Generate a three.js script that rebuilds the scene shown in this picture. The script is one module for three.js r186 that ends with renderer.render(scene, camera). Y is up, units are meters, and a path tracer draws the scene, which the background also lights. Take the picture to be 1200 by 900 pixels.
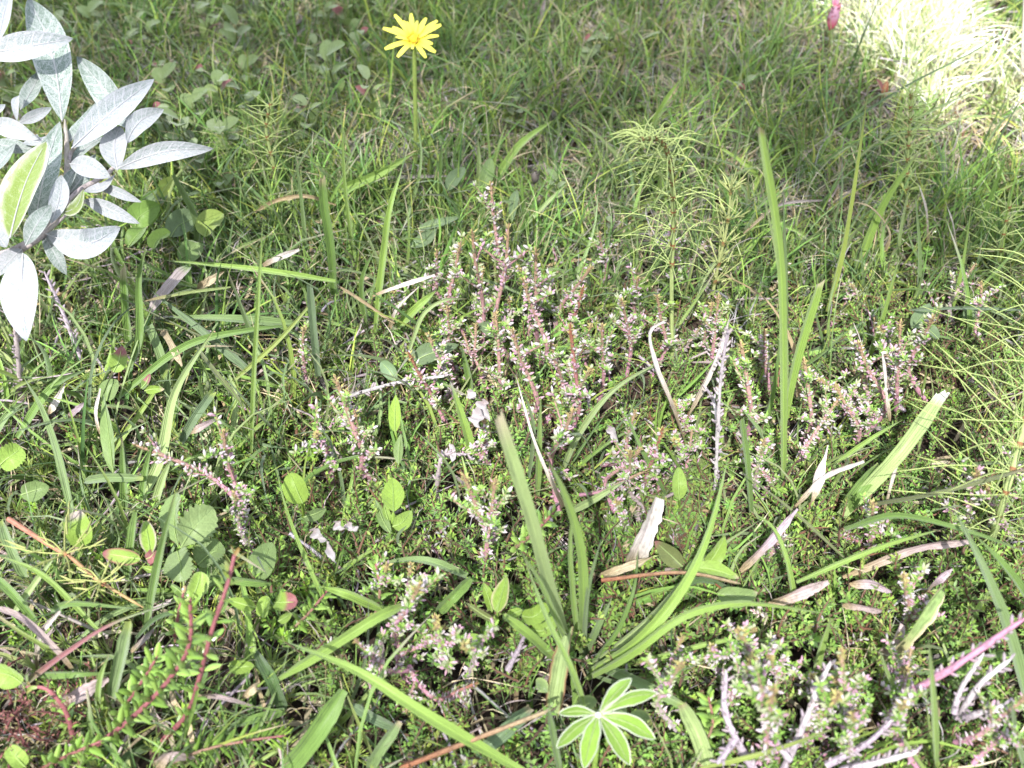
import * as THREE from 'three';
import { mergeGeometries } from 'three/addons/utils/BufferGeometryUtils.js';

// ------------------------------------------------------------------ camera, sky, sun, exposure
const TAN = Math.tan(THREE.MathUtils.degToRad(41 / 2));
const CAM = new THREE.Vector3(0, 0.42, 0.40);
const scene = new THREE.Scene();
const camera = new THREE.PerspectiveCamera(41, 4 / 3, 0.02, 400);
camera.position.copy(CAM);
camera.lookAt(0, 0.02, 0);
camera.focus = 0.53; camera.userData.fStop = 11;
const renderer = new THREE.WebGLRenderer({ antialias: true });
renderer.toneMapping = THREE.LinearToneMapping;
renderer.toneMappingExposure = 2.65;
renderer.shadowMap.enabled = true;

const SKYL = 0.68;
const SUN = new THREE.Vector3(-0.16, 0.78, 0.60).normalize();
{ // pale hazy sky with thin broken cloud
  const w = 256, h = 128, d = new Float32Array(w * h * 4);
  for (let j = 0; j < h; j++) for (let i = 0; i < w; i++) {
    const el = (j + .5) / h * Math.PI - Math.PI / 2, az = (i + .5) / w * Math.PI * 2, y = Math.sin(el), cx = Math.cos(az), cz = Math.sin(az);
    const cl = .5 + .25 * Math.sin(3 * cx + 4 * y + 1) * Math.cos(2.3 * cz - 3 * y) + .2 * Math.sin(7 * cx - 5 * cz + 6 * y), k = Math.min(1, Math.max(0, cl)), up = Math.max(0, y), o = (j * w + i) * 4;
    d[o] = SKYL * (.62 + .36 * k - .10 * up); d[o + 1] = SKYL * (.70 + .29 * k - .06 * up); d[o + 2] = SKYL * (.86 + .14 * k); d[o + 3] = 1;
  }
  const t = new THREE.DataTexture(d, w, h, THREE.RGBAFormat, THREE.FloatType); t.mapping = THREE.EquirectangularReflectionMapping; t.magFilter = THREE.LinearFilter; t.needsUpdate = true;
  scene.background = scene.environment = t;
}
const sun = new THREE.DirectionalLight(new THREE.Color(1, 0.975, 0.945), 4.4);
sun.position.copy(SUN).multiplyScalar(12);
sun.castShadow = true; sun.shadow.radius = 1; sun.shadow.mapSize.set(4096, 4096);
Object.assign(sun.shadow.camera, { left: -2.5, right: 2.5, top: 2.5, bottom: -2.5, near: 0.5, far: 30 });
scene.add(sun); scene.add(sun.target);

// ------------------------------------------------------------------ helpers
function rng(seed) { let a = seed >>> 0; return () => { a = (a + 0x6D2B79F5) | 0; let t = Math.imul(a ^ (a >>> 15), 1 | a); t = (t + Math.imul(t ^ (t >>> 7), 61 | t)) ^ t; return ((t ^ (t >>> 14)) >>> 0) / 4294967296; }; }
const R = rng(7);
const rr = (a, b, f = R) => a + (b - a) * f();
const V = (x, y, z) => new THREE.Vector3(x, y, z);
const FWD = V(0, -1, -1).normalize(), UPV = V(0, 1, -1).normalize();
const clamp = (x, a = 0, b = 1) => Math.min(b, Math.max(a, x));
const smooth = (a, b, x) => { const t = clamp((x - a) / (b - a)); return t * t * (3 - 2 * t); };
// a picture position (1200 x 900) becomes a point of the meadow at a height in cm, or in the upright plane through z
function ray(px, py) { return V((px - 600) / 450 * TAN, 0, 0).addScaledVector(UPV, (450 - py) / 450 * TAN).add(FWD); }
function at(px, py, h) { const d = ray(px, py), t = (h / 100 - CAM.y) / d.y; return CAM.clone().addScaledVector(d, t); }
function atZ(px, py, z) { const d = ray(px, py), t = (z - CAM.z) / d.z; return CAM.clone().addScaledVector(d, t); }
const depth = (p) => p.clone().sub(CAM).dot(FWD);
const perPx = (p) => TAN * depth(p) / 450;                 // metres that one picture unit spans at p
const toPx = (x, y, z) => { const d = V(x, y, z).sub(CAM), t = d.dot(FWD); return [600 + d.x / t / TAN * 450, 450 - d.dot(UPV) / t / TAN * 450]; };
function path(str) {                                       // 'x,y,h x,y,h ...'; u = upright above the first point, u-2 = 2 cm behind it
  let z0 = 0;
  return str.trim().split(/\s+/).map((s, i) => {
    const [x, y, h] = s.split(',');
    if (h[0] === 'u') return atZ(+x, +y, z0 + (+(h.slice(1) || 0)) / 100);
    const p = at(+x, +y, +h); if (!i) z0 = p.z; return p;
  });
}
const used = new Map();
function numbered(n) { const k = used.get(n) || 0; used.set(n, k + 1); return k ? n + '_' + String(k).padStart(3, '0') : n; }
function tag(o, label, category, group, kind) { if (label) o.userData.label = label; if (category) o.userData.category = category; if (group) o.userData.group = group; if (kind) o.userData.kind = kind; return o; }
function thing(name, label, category, pos, group) { const g = new THREE.Group(); g.name = numbered(name); if (pos) g.position.copy(pos); tag(g, label, category, group); scene.add(g); return g; }
function mesh(name, geo, mat, parent, kind) { const m = new THREE.Mesh(geo, mat); m.name = name; m.castShadow = m.receiveShadow = true; if (kind) m.userData.kind = kind; if (parent) { parent.add(m); } return m; }
const lin = (r, g, b) => new THREE.Color().setRGB(r, g, b);

// colours (linear)
const C = {
  green: lin(.15, .26, .045), fresh: lin(.26, .40, .07), sage: lin(.18, .27, .09), blue: lin(.14, .21, .10), pale: lin(.33, .43, .16), deep: lin(.075, .15, .03),
  yellow: lin(.30, .38, .07), lime: lin(.23, .36, .045), straw: lin(.50, .43, .29), white: lin(.68, .64, .61), mauve: lin(.40, .33, .33), tan: lin(.36, .29, .17), brown: lin(.17, .085, .05), rust: lin(.32, .12, .06),
  pinkred: lin(.32, .11, .12), olive: lin(.15, .18, .05), grey: lin(.33, .30, .29), lilac: lin(.40, .33, .38), pinkstem: lin(.48, .23, .32), moss: lin(.13, .17, .035), horse: lin(.45, .54, .20), darkred: lin(.13, .03, .03),
};
// ------------------------------------------------------------------ textures
function tex(w, h, f, srgb) {
  const d = new Uint8Array(w * h * 4);
  for (let y = 0; y < h; y++) for (let x = 0; x < w; x++) { const c = f(x / w, y / h, x, y), i = (y * w + x) * 4; for (let k = 0; k < 3; k++) d[i + k] = 255 * clamp(c[k]); d[i + 3] = 255; }
  const t = new THREE.DataTexture(d, w, h); t.magFilter = THREE.LinearFilter; t.wrapS = t.wrapT = THREE.RepeatWrapping; if (srgb) t.colorSpace = THREE.SRGBColorSpace; t.needsUpdate = true; return t;
}
function noise2(seed, n) {                                  // tileable value noise on an n x n lattice
  const f = rng(seed), g = Float32Array.from({ length: n * n }, () => f());
  return (x, y) => { x *= n; y *= n; const i = Math.floor(x), j = Math.floor(y), u = x - i, v = y - j, s = (t) => t * t * (3 - 2 * t); const G = (a, b) => g[(((b % n) + n) % n) * n + (((a % n) + n) % n)]; return (G(i, j) * (1 - s(u)) + G(i + 1, j) * s(u)) * (1 - s(v)) + (G(i, j + 1) * (1 - s(u)) + G(i + 1, j + 1) * s(u)) * s(v); };
}
const n8 = noise2(1, 8), n16 = noise2(2, 16), n32 = noise2(3, 32), n64 = noise2(4, 64), n128 = noise2(5, 128);
const stripe1 = Float32Array.from({ length: 64 }, () => R());
const bladeMap = tex(64, 256, (u, v, x) => { const s = .72 + .17 * stripe1[x] + .36 * (stripe1[(x >> 3) + 40] - .12) - .14 * Math.exp(-(((u - .5) / .035) ** 2)) + .08 * Math.exp(-(((Math.abs(u - .5) - .06) / .04) ** 2)) + .22 * (n8(u * .5, v) - .5) + .14 * (n64(u * .3, v) - .5); const spot = n32(u * .4 + .3, v) > .86 ? .84 : 1; return [s * spot, s * spot, s * (spot * .95)]; });
const bladeBump = tex(64, 8, (u, v, x) => { const r = .5 + .5 * Math.cos(u * Math.PI * 2 * 6); const m = Math.exp(-(((u - .5) / .04) ** 2)); return [r * .5 + (1 - m) * .5, r * .5, 0].fill(r * .45 + (1 - m) * .5); });
const strawMap = tex(64, 256, (u, v, x) => { const s = .58 + .24 * stripe1[x] + .22 * stripe1[(x >> 3) + 20] + .34 * (n16(u * .3, v) - .5) + .2 * (n64(u, v) - .5); return [s, s * (.98 - .06 * n8(u, v)), s * (.95 - .08 * n16(u, v))]; });
// side veins: u across, v along
function vein(u, v, k) { const a = Math.abs(u - .5) * 2; const ph = (v * k - a * 1.15); const d = Math.abs(ph - Math.round(ph)); return Math.max(Math.exp(-((a / .05) ** 2)), .8 * Math.exp(-((d / .10) ** 2)) * (1 - a * .5)); }
const leafMap = tex(256, 256, (u, v) => { const k = vein(u, v, 6); const s = .92 + .12 * k + .18 * (n32(u, v) - .5) + .12 * (n8(u, v) - .5); return [s * 1.02, s, s * .9]; });
const leafBump = tex(256, 256, (u, v) => { const k = .7 - .5 * vein(u, v, 6) + .25 * (n32(u, v) - .5); return [k, k, k]; });
// woolly leaf: white felt with green-grey skin in between, in a fine net of hairs
const woolMap = tex(256, 512, (u, v) => {
  const a = Math.abs(u - .5) * 2, k = vein(u, v, 11), net = Math.abs(n64(u, v * 2) - .5) * 2, net2 = Math.abs(n128(u, v * 2) - .5) * 2;
  const skin = clamp(1.9 * (.45 * net + .65 * net2) - .66 + .5 * (n8(u, v) - .35) - .8 * k - .3 * smooth(.72, 1, a));
  return [.97 - .50 * skin, .97 - .37 * skin, .98 - .47 * skin];
}, true);
const speckMap = tex(256, 512, (u, v) => {
  const a = Math.abs(u - .5) * 2, k = vein(u, v, 11), net = Math.abs(n64(u, v * 2) - .5) * 2, net2 = Math.abs(n128(u, v * 2) - .5) * 2;
  const skin = clamp(2.0 * (.45 * net + .65 * net2) - .42 + .5 * (n8(u + .4, v) - .35) - .6 * k - .35 * smooth(.78, 1, a));
  return [.95 - .58 * skin, .96 - .46 * skin, .96 - .56 * skin];
}, true);
const woolBump = tex(256, 512, (u, v) => { const k = .45 + .4 * vein(u, v, 11) + .5 * (n128(u, v * 2) - .5) + .35 * (n64(u, v * 2) - .5); return [k, k, k]; });
const greenWoolMap = tex(256, 512, (u, v) => {
  const a = Math.abs(u - .5) * 2, k = vein(u, v, 11), f = clamp(smooth(.55, 1, a) * (.6 + .8 * n32(u, v)) + .45 * (n128(u, v * 2) > .74 ? 1 : 0) + .45 * k * n16(u, v) + .35 * smooth(.5, .9, n8(u + .2, v)));
  return [.62 + .34 * f, .71 + .25 * f, .34 + .60 * f];
}, true);
const barkMap = tex(64, 256, (u, v) => { const s = .88 + .3 * (n16(u, v * 2) - .5) + .35 * (n64(u * .5, v) - .5) - .25 * (n8(u, v * 3) > .7 ? 1 : 0); return [s, s, s]; });
const soilMap = tex(1024, 1024, (u, v) => {
  const a = n8(u * 2, v * 2), b = n64(u * 2, v * 2), c = n128(u * 3, v * 3), fib = Math.abs(n32(u * 5 + b * .08, v * 1.2) - .5) * 2; const t = .35 * a + .35 * b + .3 * c; const s = t > .62 ? .5 : 0;
  return [.11 + .20 * t + .22 * s * fib, .085 + .15 * t + .20 * s * fib, .07 + .11 * t + .18 * s * fib];
}, true);
const soilBump = tex(512, 512, (u, v) => { const k = .4 * n32(u, v) + .35 * n64(u * 2, v * 2) + .25 * n128(u * 2, v * 2); return [k, k, k]; });
soilMap.repeat.set(1, 1);

const PM = (o) => new THREE.MeshPhysicalMaterial({ side: THREE.DoubleSide, vertexColors: true, roughness: .95, ...o });
const M = {
  blade: PM({ name: 'grass blade', map: bladeMap, bumpMap: bladeBump, bumpScale: .0005, transmission: .25, thickness: 0, clearcoat: .35, clearcoatRoughness: .42 }),
  straw: PM({ name: 'dead grass', map: strawMap, bumpMap: bladeBump, bumpScale: .0003, roughness: .8 }),
  leaf: PM({ name: 'leaf', map: leafMap, bumpMap: leafBump, bumpScale: .0004, transmission: .3, thickness: 0, clearcoat: .3, clearcoatRoughness: .4 }),
  tiny: PM({ name: 'small leaf', transmission: .22, thickness: 0, clearcoat: .25, clearcoatRoughness: .4 }),
  glossy: PM({ name: 'glossy leaf', roughness: .55, clearcoat: .7, clearcoatRoughness: .22 }),
  fine: PM({ name: 'fine grass', transmission: .25, thickness: 0, clearcoat: .15, clearcoatRoughness: .45 }),
  pale: PM({ name: 'sun painted grass', roughness: .6, clearcoat: .5, clearcoatRoughness: .3 }),  // glossy, for the corner grass whose pale colour stands in for strong sun
  wool: PM({ name: 'woolly leaf', map: woolMap, bumpMap: woolBump, bumpScale: .0005, sheen: .5, sheenRoughness: .6, sheenColor: lin(.8, .8, .85), transmission: .06, thickness: 0 }),
  speck: PM({ name: 'speckled woolly leaf', map: speckMap, bumpMap: woolBump, bumpScale: .0005, sheen: .4, sheenRoughness: .6, sheenColor: lin(.8, .8, .85), transmission: .06, thickness: 0 }),
  greenwool: PM({ name: 'green woolly leaf', map: greenWoolMap, bumpMap: woolBump, bumpScale: .0005, transmission: .15, thickness: 0 }),
  stem: PM({ name: 'stem', map: barkMap, roughness: .75 }),
  bud: PM({ name: 'bud', roughness: .65 }),
  petal: PM({ name: 'petal', roughness: .9, transmission: .25, thickness: 0 }),
  soil: new THREE.MeshStandardMaterial({ name: 'peaty soil', map: soilMap, bumpMap: soilBump, bumpScale: .006, roughness: .95 }),
  bark: PM({ name: 'tree bark', map: barkMap, roughness: .9 }),
};

// ------------------------------------------------------------------ geometry builders
const PROF = {
  blade: (s) => (.62 + .38 * smooth(0, .25, s)) * Math.pow(clamp(1 - Math.pow(s, 2.6)), .9),
  taper: (s) => Math.pow(1 - s, .7) * .97 + .03,
  cut: (s) => .8 + .2 * smooth(0, .3, s) - .25 * smooth(.86, 1, s),
  strap: (s) => (.5 + .5 * smooth(0, .15, s)) * (1 - .45 * smooth(.75, 1, s)),
  oval: (s) => Math.pow(Math.max(0, Math.sin(Math.PI * Math.pow(s, .92))), .62) * (s >= 1 ? 0 : 1),
  round: (s) => Math.sqrt(Math.max(0, 1 - (2 * s - 1) ** 2)),
  ovate: (s) => Math.pow(Math.max(0, Math.sin(Math.PI * Math.pow(s, .75))), .75),
  lance: (s) => Math.pow(Math.max(0, Math.sin(Math.PI * Math.pow(s, .85))), .85) * (1 - .12 * s),
  wil: (s) => Math.pow(Math.max(0, Math.sin(Math.PI * Math.pow(s, 1.0))), .8) * (1 + .15 * (1 - s)),
  obov: (s) => Math.pow(Math.max(0, Math.sin(Math.PI * Math.pow(s, 1.5))), .7),
  spat: (s) => Math.pow(Math.max(0, Math.sin(Math.PI * Math.pow(s, 1.25))), .8),
  wedge: (s) => (s < .86 ? .12 + .88 * Math.pow(s / .86, 1.15) : Math.sqrt(Math.max(0, 1 - ((s - .86) / .14) ** 2)) * .99),
};
const N0 = V(0, .78, .62).normalize();
function geom(pos, idx, uv, col) {
  const g = new THREE.BufferGeometry();
  g.setAttribute('position', new THREE.Float32BufferAttribute(pos, 3));
  g.setAttribute('uv', new THREE.Float32BufferAttribute(uv, 2));
  g.setAttribute('color', new THREE.Float32BufferAttribute(col, 3));
  g.setIndex(idx); g.computeVertexNormals(); return g;
}
function curveOf(pts) { return pts.length === 2 ? new THREE.LineCurve3(pts[0], pts[1]) : new THREE.CatmullRomCurve3(pts, false, 'centripetal'); }
// a thin living or dead sheet (blade, leaf, petal) along a curve
function sheet(pts, w, o = {}) {
  const { prof = 'blade', roll = 0, twist = 0, fold = .25, cup = 0, segs = 12, cross = 4, col = C.green, tip, tipAt = .8, base, baseTo = .2, edge, edgeAt = .9, wave = 0, tooth = 0, teeth = 10, jit = .06, nib = 0, normal = N0, vlen = 1, seed = 1, skew = 0 } = o;
  const f = PROF[prof], c = curveOf(pts), pos = [], uv = [], co = [], idx = [], T = V(), N = V(), S = V(), q = new THREE.Quaternion(), P = V(), cc = new THREE.Color(), rs = rng(seed * 977 + 13);
  const ph = rs() * 6.28, tone = 1 + (rs() - .5) * 2 * jit;
  for (let i = 0; i <= segs; i++) {
    const s = i / segs; c.getPoint(s, P); c.getTangent(s, T);
    N.copy(normal).addScaledVector(T, -normal.dot(T)); if (N.lengthSq() < 1e-3) N.set(1, .1, 0).addScaledVector(T, -T.x); N.normalize();
    N.applyQuaternion(q.setFromAxisAngle(T, THREE.MathUtils.degToRad(roll + twist * s))); S.crossVectors(T, N).normalize();
    let hw = w * .5 * f(s) * (1 + nib * (rs() - .5) * 2);
    for (let j = 0; j <= cross; j++) {
      const u = 2 * j / cross - 1; let uu = u;
      if (tooth && Math.abs(u) > .99) uu = u * (1 + tooth * (((s * teeth) % 1) - .5) * (s > .22 ? 1 : 0));
      if (prof === 'cut' && i === segs) { P.addScaledVector(T, (rs() - .5) * w * .9); }
      const z = fold * Math.abs(u) * hw + cup * u * u * hw + wave * w * Math.sin(ph + s * 9 + u * 2.2) * (.35 + .65 * Math.abs(u));
      pos.push(P.x + S.x * uu * hw + N.x * z, P.y + S.y * uu * hw + N.y * z, P.z + S.z * uu * hw + N.z * z);
      uv.push(.5 + u * .5, s * vlen);
      cc.copy(col); if (tip) cc.lerp(tip, smooth(tipAt, Math.min(1, tipAt + .18), s)); if (base) cc.lerp(base, 1 - smooth(0, baseTo, s)); if (edge && Math.abs(u) >= edgeAt) cc.copy(edge);
      co.push(cc.r * tone, cc.g * tone, cc.b * tone);
    }
  }
  const n = cross + 1;
  for (let i = 0; i < segs; i++) for (let j = 0; j < cross; j++) { const a = i * n + j; idx.push(a, a + 1, a + n, a + 1, a + n + 1, a + n); }
  return geom(pos, idx, uv, co);
}
function tube(pts, r0, r1, o = {}) {
  const { segs = 10, sides = 6, col = C.brown, tip, knob = 0, seed = 1, cap = true } = o;
  const c = curveOf(pts), pos = [], uv = [], co = [], idx = [], T = V(), A = V(), B = V(), P = V(), rs = rng(seed * 31 + 5), cc = new THREE.Color();
  let ref = null;
  for (let i = 0; i <= segs; i++) {
    const s = i / segs; c.getPoint(s, P); c.getTangent(s, T);
    if (!ref) { ref = Math.abs(T.y) < .9 ? V(0, 1, 0) : V(1, 0, 0); }
    A.copy(ref).addScaledVector(T, -ref.dot(T)).normalize(); ref = A.clone(); B.crossVectors(T, A);
    let r = r0 + (r1 - r0) * s; if (knob) r *= 1 + knob * (rs() - .4); if (cap && i === segs) r *= .35;
    for (let j = 0; j <= sides; j++) { const t = j / sides * Math.PI * 2, k = r * (knob ? 1 + knob * .5 * (rs() - .5) : 1); pos.push(P.x + (A.x * Math.cos(t) + B.x * Math.sin(t)) * k, P.y + (A.y * Math.cos(t) + B.y * Math.sin(t)) * k, P.z + (A.z * Math.cos(t) + B.z * Math.sin(t)) * k); uv.push(j / sides, s * 2); cc.copy(col); if (tip) cc.lerp(tip, s); const m = knob ? .85 + .3 * rs() : 1; co.push(cc.r * m, cc.g * m, cc.b * m); }
  }
  const n = sides + 1;
  for (let i = 0; i < segs; i++) for (let j = 0; j < sides; j++) { const a = i * n + j; idx.push(a, a + n, a + 1, a + 1, a + n, a + n + 1); }
  return geom(pos, idx, uv, co);
}
// a small spindle (bud, seed): from p along d
function spindle(p, d, len, r, col, tipc, sides = 5) {
  const pos = [], uv = [], co = [], idx = [], q = new THREE.Quaternion().setFromUnitVectors(V(0, 1, 0), d.clone().normalize()), v = V();
  const rings = [[0, .35], [.25, .9], [.6, 1], [.88, .55], [1, .05]];
  rings.forEach(([s, k]) => { for (let j = 0; j <= sides; j++) { const t = j / sides * 6.2832; v.set(Math.cos(t) * r * k, s * len, Math.sin(t) * r * k).applyQuaternion(q).add(p); pos.push(v.x, v.y, v.z); uv.push(j / sides, s); const c = col.clone().lerp(tipc, smooth(.15, .6, s)); co.push(c.r, c.g, c.b); } });
  const n = sides + 1; for (let i = 0; i < rings.length - 1; i++) for (let j = 0; j < sides; j++) { const a = i * n + j; idx.push(a, a + n, a + 1, a + 1, a + n, a + n + 1); }
  return geom(pos, idx, uv, co);
}
// a needle or scale leaf: a folded kite of two faces each side
function kite(p, d, n, len, w, col, tipc) {
  d = d.clone().normalize(); const s = V().crossVectors(d, n).normalize(), up = V().crossVectors(s, d), pos = [], co = [], uv = [0, .5, .5, 0, .5, 1, 1, .5];
  const put = (v, c) => { pos.push(v.x, v.y, v.z); co.push(c.r, c.g, c.b); };
  const mid = p.clone().addScaledVector(d, len * .5);
  put(p, col); put(mid.clone().addScaledVector(s, w / 2).addScaledVector(up, w * .18), col); put(mid.clone().addScaledVector(s, -w / 2).addScaledVector(up, w * .18), col); put(p.clone().addScaledVector(d, len).addScaledVector(up, len * .06), tipc || col);
  return geom(pos, [0, 1, 3, 0, 3, 2], uv, co);
}
const radial = (a, up) => V(Math.cos(a) * Math.cos(up), Math.sin(up), Math.sin(a) * Math.cos(up));

// ------------------------------------------------------------------ the ground
const bumpy = (x, z) => .006 * Math.sin(x * 21 + 1) * Math.cos(z * 17) + .004 * Math.sin(x * 47 + z * 39) ;
{
  const xs = []; for (let i = -60; i <= 60; i++) xs.push(Math.sign(i) * (Math.abs(i) <= 40 ? Math.abs(i) * .03 : 1.2 * Math.pow(1.29, Math.abs(i) - 40)));
  const pos = [], uv = [], idx = [], n = xs.length;
  for (const z of xs) for (const x of xs) { const far = smooth(1.5, 4, Math.hypot(x, z)); pos.push(x, bumpy(x, z) * (1 - far) + .05 * far * Math.sin(x * .6) * Math.cos(z * .7), z); uv.push(x / .5, z / .5); }
  for (let j = 0; j < n - 1; j++) for (let i = 0; i < n - 1; i++) { const a = j * n + i; idx.push(a, a + n, a + 1, a + 1, a + n, a + n + 1); }
  const g = new THREE.BufferGeometry(); g.setAttribute('position', new THREE.Float32BufferAttribute(pos, 3)); g.setAttribute('uv', new THREE.Float32BufferAttribute(uv, 2)); g.setIndex(idx); g.computeVertexNormals();
  scene.add(tag(mesh('ground', g, M.soil), 'dark peaty soil between the plants', null, null, 'structure'));
}

// ------------------------------------------------------------------ unseen tree added behind the camera to dim the upper meadow
{
  const f = rng(91), tree = thing('added_shade_tree', 'unseen leafy tree added behind the viewer to shade the far grass', 'tree', V(-3, 0, 2.2));
  const o = tree.position, top = V(-.9, 4.1, 1.75);
  mesh('trunk', tube([V(0, 0, 0), V(.05, 1.6, -.05), V(.2, 3, 0), V(.25, 5.2, .1), V(.4, 9, .2)], .13, .03, { segs: 16, sides: 10, col: lin(.5, .48, .45), knob: .12 }), M.bark, tree);
  for (const [e, s] of [[V(2.1, 4.4, .29), 2.5], [V(1.7, 4.4, .59), 2.9], [V(2.4, 4.5, .24), 3.2]]) mesh('limb', tube([V(.15, s, 0), e.clone().multiplyScalar(.5).add(V(0, s * .42, 0)), e], .045, .01, { segs: 12, col: C.grey, knob: .1 }), M.bark, tree);
  const leaf = sheet([V(0, 0, 0), V(0, 0, .013), V(0, .002, .026)], .02, { prof: 'ovate', segs: 5, cross: 2, col: C.green, normal: V(0, 1, 0) });
  const N = 30000, im = new THREE.InstancedMesh(leaf, M.tiny, N), m = new THREE.Matrix4(), e = new THREE.Euler(), q = new THREE.Quaternion();
  let k = 0;
  for (let i = 0; i < 90000 && k < N; i++) {
    const gx = rr(-1.6, 1.5, f), gz = rr(-1.8, .9, f), [px, py] = toPx(gx, .02, gz);
    const rim = px - (940 + Math.max(-400, py) * 1.02), far = 1 - smooth(60, 330, py + .12 * (px - 600) * -1);   // crown shaped for its shade: thick over the far meadow, thin over the near one
    const d = (1 - smooth(-50, 10, rim) * (1 - smooth(170, 260, py))) * (.12 + .38 * far);
    if (f() > d) continue;
    const h = rim > -220 && py < 420 ? rr(3.6, 4.6, f) : rr(6, 9, f), p = V(gx, 0, gz).addScaledVector(SUN, h / SUN.y).sub(o);
    m.compose(p, q.setFromEuler(e.set(rr(-1, 1, f), rr(0, 6.3, f), rr(-1, 1, f))), V(1, 1, 1).multiplyScalar(rr(.7, 1.25, f))); im.setMatrixAt(k++, m);
  }
  im.count = k; im.name = 'foliage'; im.userData.kind = 'stuff'; im.castShadow = im.receiveShadow = true; tree.add(im);
}

// ------------------------------------------------------------------ scattered cover (nobody could count it)
function scatter(name, label, geos, mat, n, place, seed) {                     // place(f) -> {x,z,px,py,s,lean,tint} or null
  const f = rng(seed), per = geos.map(() => []), m = new THREE.Matrix4(), q = new THREE.Quaternion(), q2 = new THREE.Quaternion(), Y = V(0, 1, 0);
  for (let i = 0; i < n; i++) {
    const x = rr(-.72, .72, f), z = rr(-.72, .42, f), [px, py] = toPx(x, .02, z);
    if (px < -160 || px > 1360 || py > 1060 || py < -330) continue;
    const p = place(f, px, py, x, z); if (!p) continue;
    q.setFromAxisAngle(Y, p.yaw ?? f() * 6.2832);
    if (p.lean) { const a = f() * 6.2832; q2.setFromAxisAngle(V(Math.cos(a), 0, Math.sin(a)), p.lean * (f() * .7 + .3)); q.premultiply(q2); }
    m.compose(V(x, bumpy(x, z) + (p.y || 0), z), q, V(p.s, p.s * (p.sy || 1), p.s));
    per[Math.floor(f() * geos.length)].push([m.clone(), p.tint || [1, 1, 1]]);
  }
  const g = new THREE.Group(); g.name = name; tag(g, label, null, null, 'stuff'); scene.add(g);
  geos.forEach((geo, k) => {
    const im = new THREE.InstancedMesh(geo, mat, per[k].length); im.name = name + '_patch'; im.userData.kind = 'stuff'; im.castShadow = im.receiveShadow = true;
    per[k].forEach(([mm, t], i) => { im.setMatrixAt(i, mm); im.setColorAt(i, lin(...t)); }); g.add(im);
  });
  return g;
}
const tint = (f, a = .25, w = .12) => { const k = 1 + (f() - .5) * 2 * a, d = (f() - .5) * 2 * w; return [k * (1 + d), k, k * (1 - d * .6)]; };
const near = (px, py, list) => { let v = 0; for (const [x, y, r] of list) { const d = Math.hypot(px - x, py - y) / r; if (d < 1) v = Math.max(v, 1 - d * d); } return v; };
const patch = (x, z) => .65 * n8(x * .9 + .31, z * .9 + .17) + .35 * n16(x * .9, z * .9 + .4);   // thin worn places with dead grass
const hollow = (px, py) => near(px, py, [[1178, 10, 62]]) > .15;
const inTussock = (px, py) => smooth(-30, 30, px - (955 + Math.max(-150, py) * 1.06));
// zones in picture terms: heather mat on the right and middle, open litter at the left and below
const heatherAt = (px, py) => clamp(Math.max(smooth(380, 520, px) * smooth(300, 380, py), near(px, py, [[400, 560, 130], [280, 600, 90], [440, 680, 160], [350, 480, 90]])));
const gaps = [[300, 860, 60], [420, 840, 55], [580, 800, 55], [110, 640, 45], [60, 640, 50], [20, 720, 50], [90, 790, 50], [130, 560, 30], [550, 700, 30], [330, 800, 60], [700, 740, 30], [30, 560, 30]];

function tuft(seed, n, len, w, bend, cols, droop = .5) {
  const f = rng(seed), g = [];
  for (let i = 0; i < n; i++) {
    const a = f() * 6.28, L = len * rr(.55, 1.15, f), b = bend * rr(.3, 1.2, f), d = radial(a, 0), p = V(rr(-.004, .004, f), 0, rr(-.004, .004, f));
    const pts = [0, .35, .7, 1].map((s) => p.clone().addScaledVector(d, L * b * Math.pow(s, 1.8)).add(V(0, L * s * (1 - droop * b * s * s), 0)));
    g.push(sheet(pts, w * rr(.7, 1.3, f), { prof: 'taper', segs: 7, cross: 2, col: cols[Math.floor(f() * cols.length)], fold: .5, roll: rr(-60, 60, f), twist: rr(-60, 60, f), jit: .25, seed: seed * 50 + i, normal: V(-d.x, .3, -d.z).normalize(), tip: f() < .25 ? C.straw : null, tipAt: .7 }));
  }
  return mergeGeometries(g);
}
const gcols = [C.green, C.green, C.fresh, C.sage, C.deep, C.olive, C.yellow];
const fineTufts = Array.from({ length: 7 }, (_, i) => tuft(100 + i, 6, .058, .0017, .6, gcols));
const longTufts = Array.from({ length: 5 }, (_, i) => tuft(140 + i, 4, .085, .0022, .7, gcols, .7));
const broadTufts = Array.from({ length: 5 }, (_, i) => tuft(160 + i, 3, .07, .0042, .8, [C.sage, C.sage, C.green, C.fresh, C.pale, C.green], .7));
const midTufts = Array.from({ length: 6 }, (_, i) => tuft(220 + i, 3, .085, .0031, .8, [C.fresh, C.fresh, C.green, C.pale, C.sage, C.green], .6));
const deadTufts = Array.from({ length: 4 }, (_, i) => tuft(180 + i, 6, .05, .0011, .9, [C.straw, C.tan, C.mauve, C.grey], .9));

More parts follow.
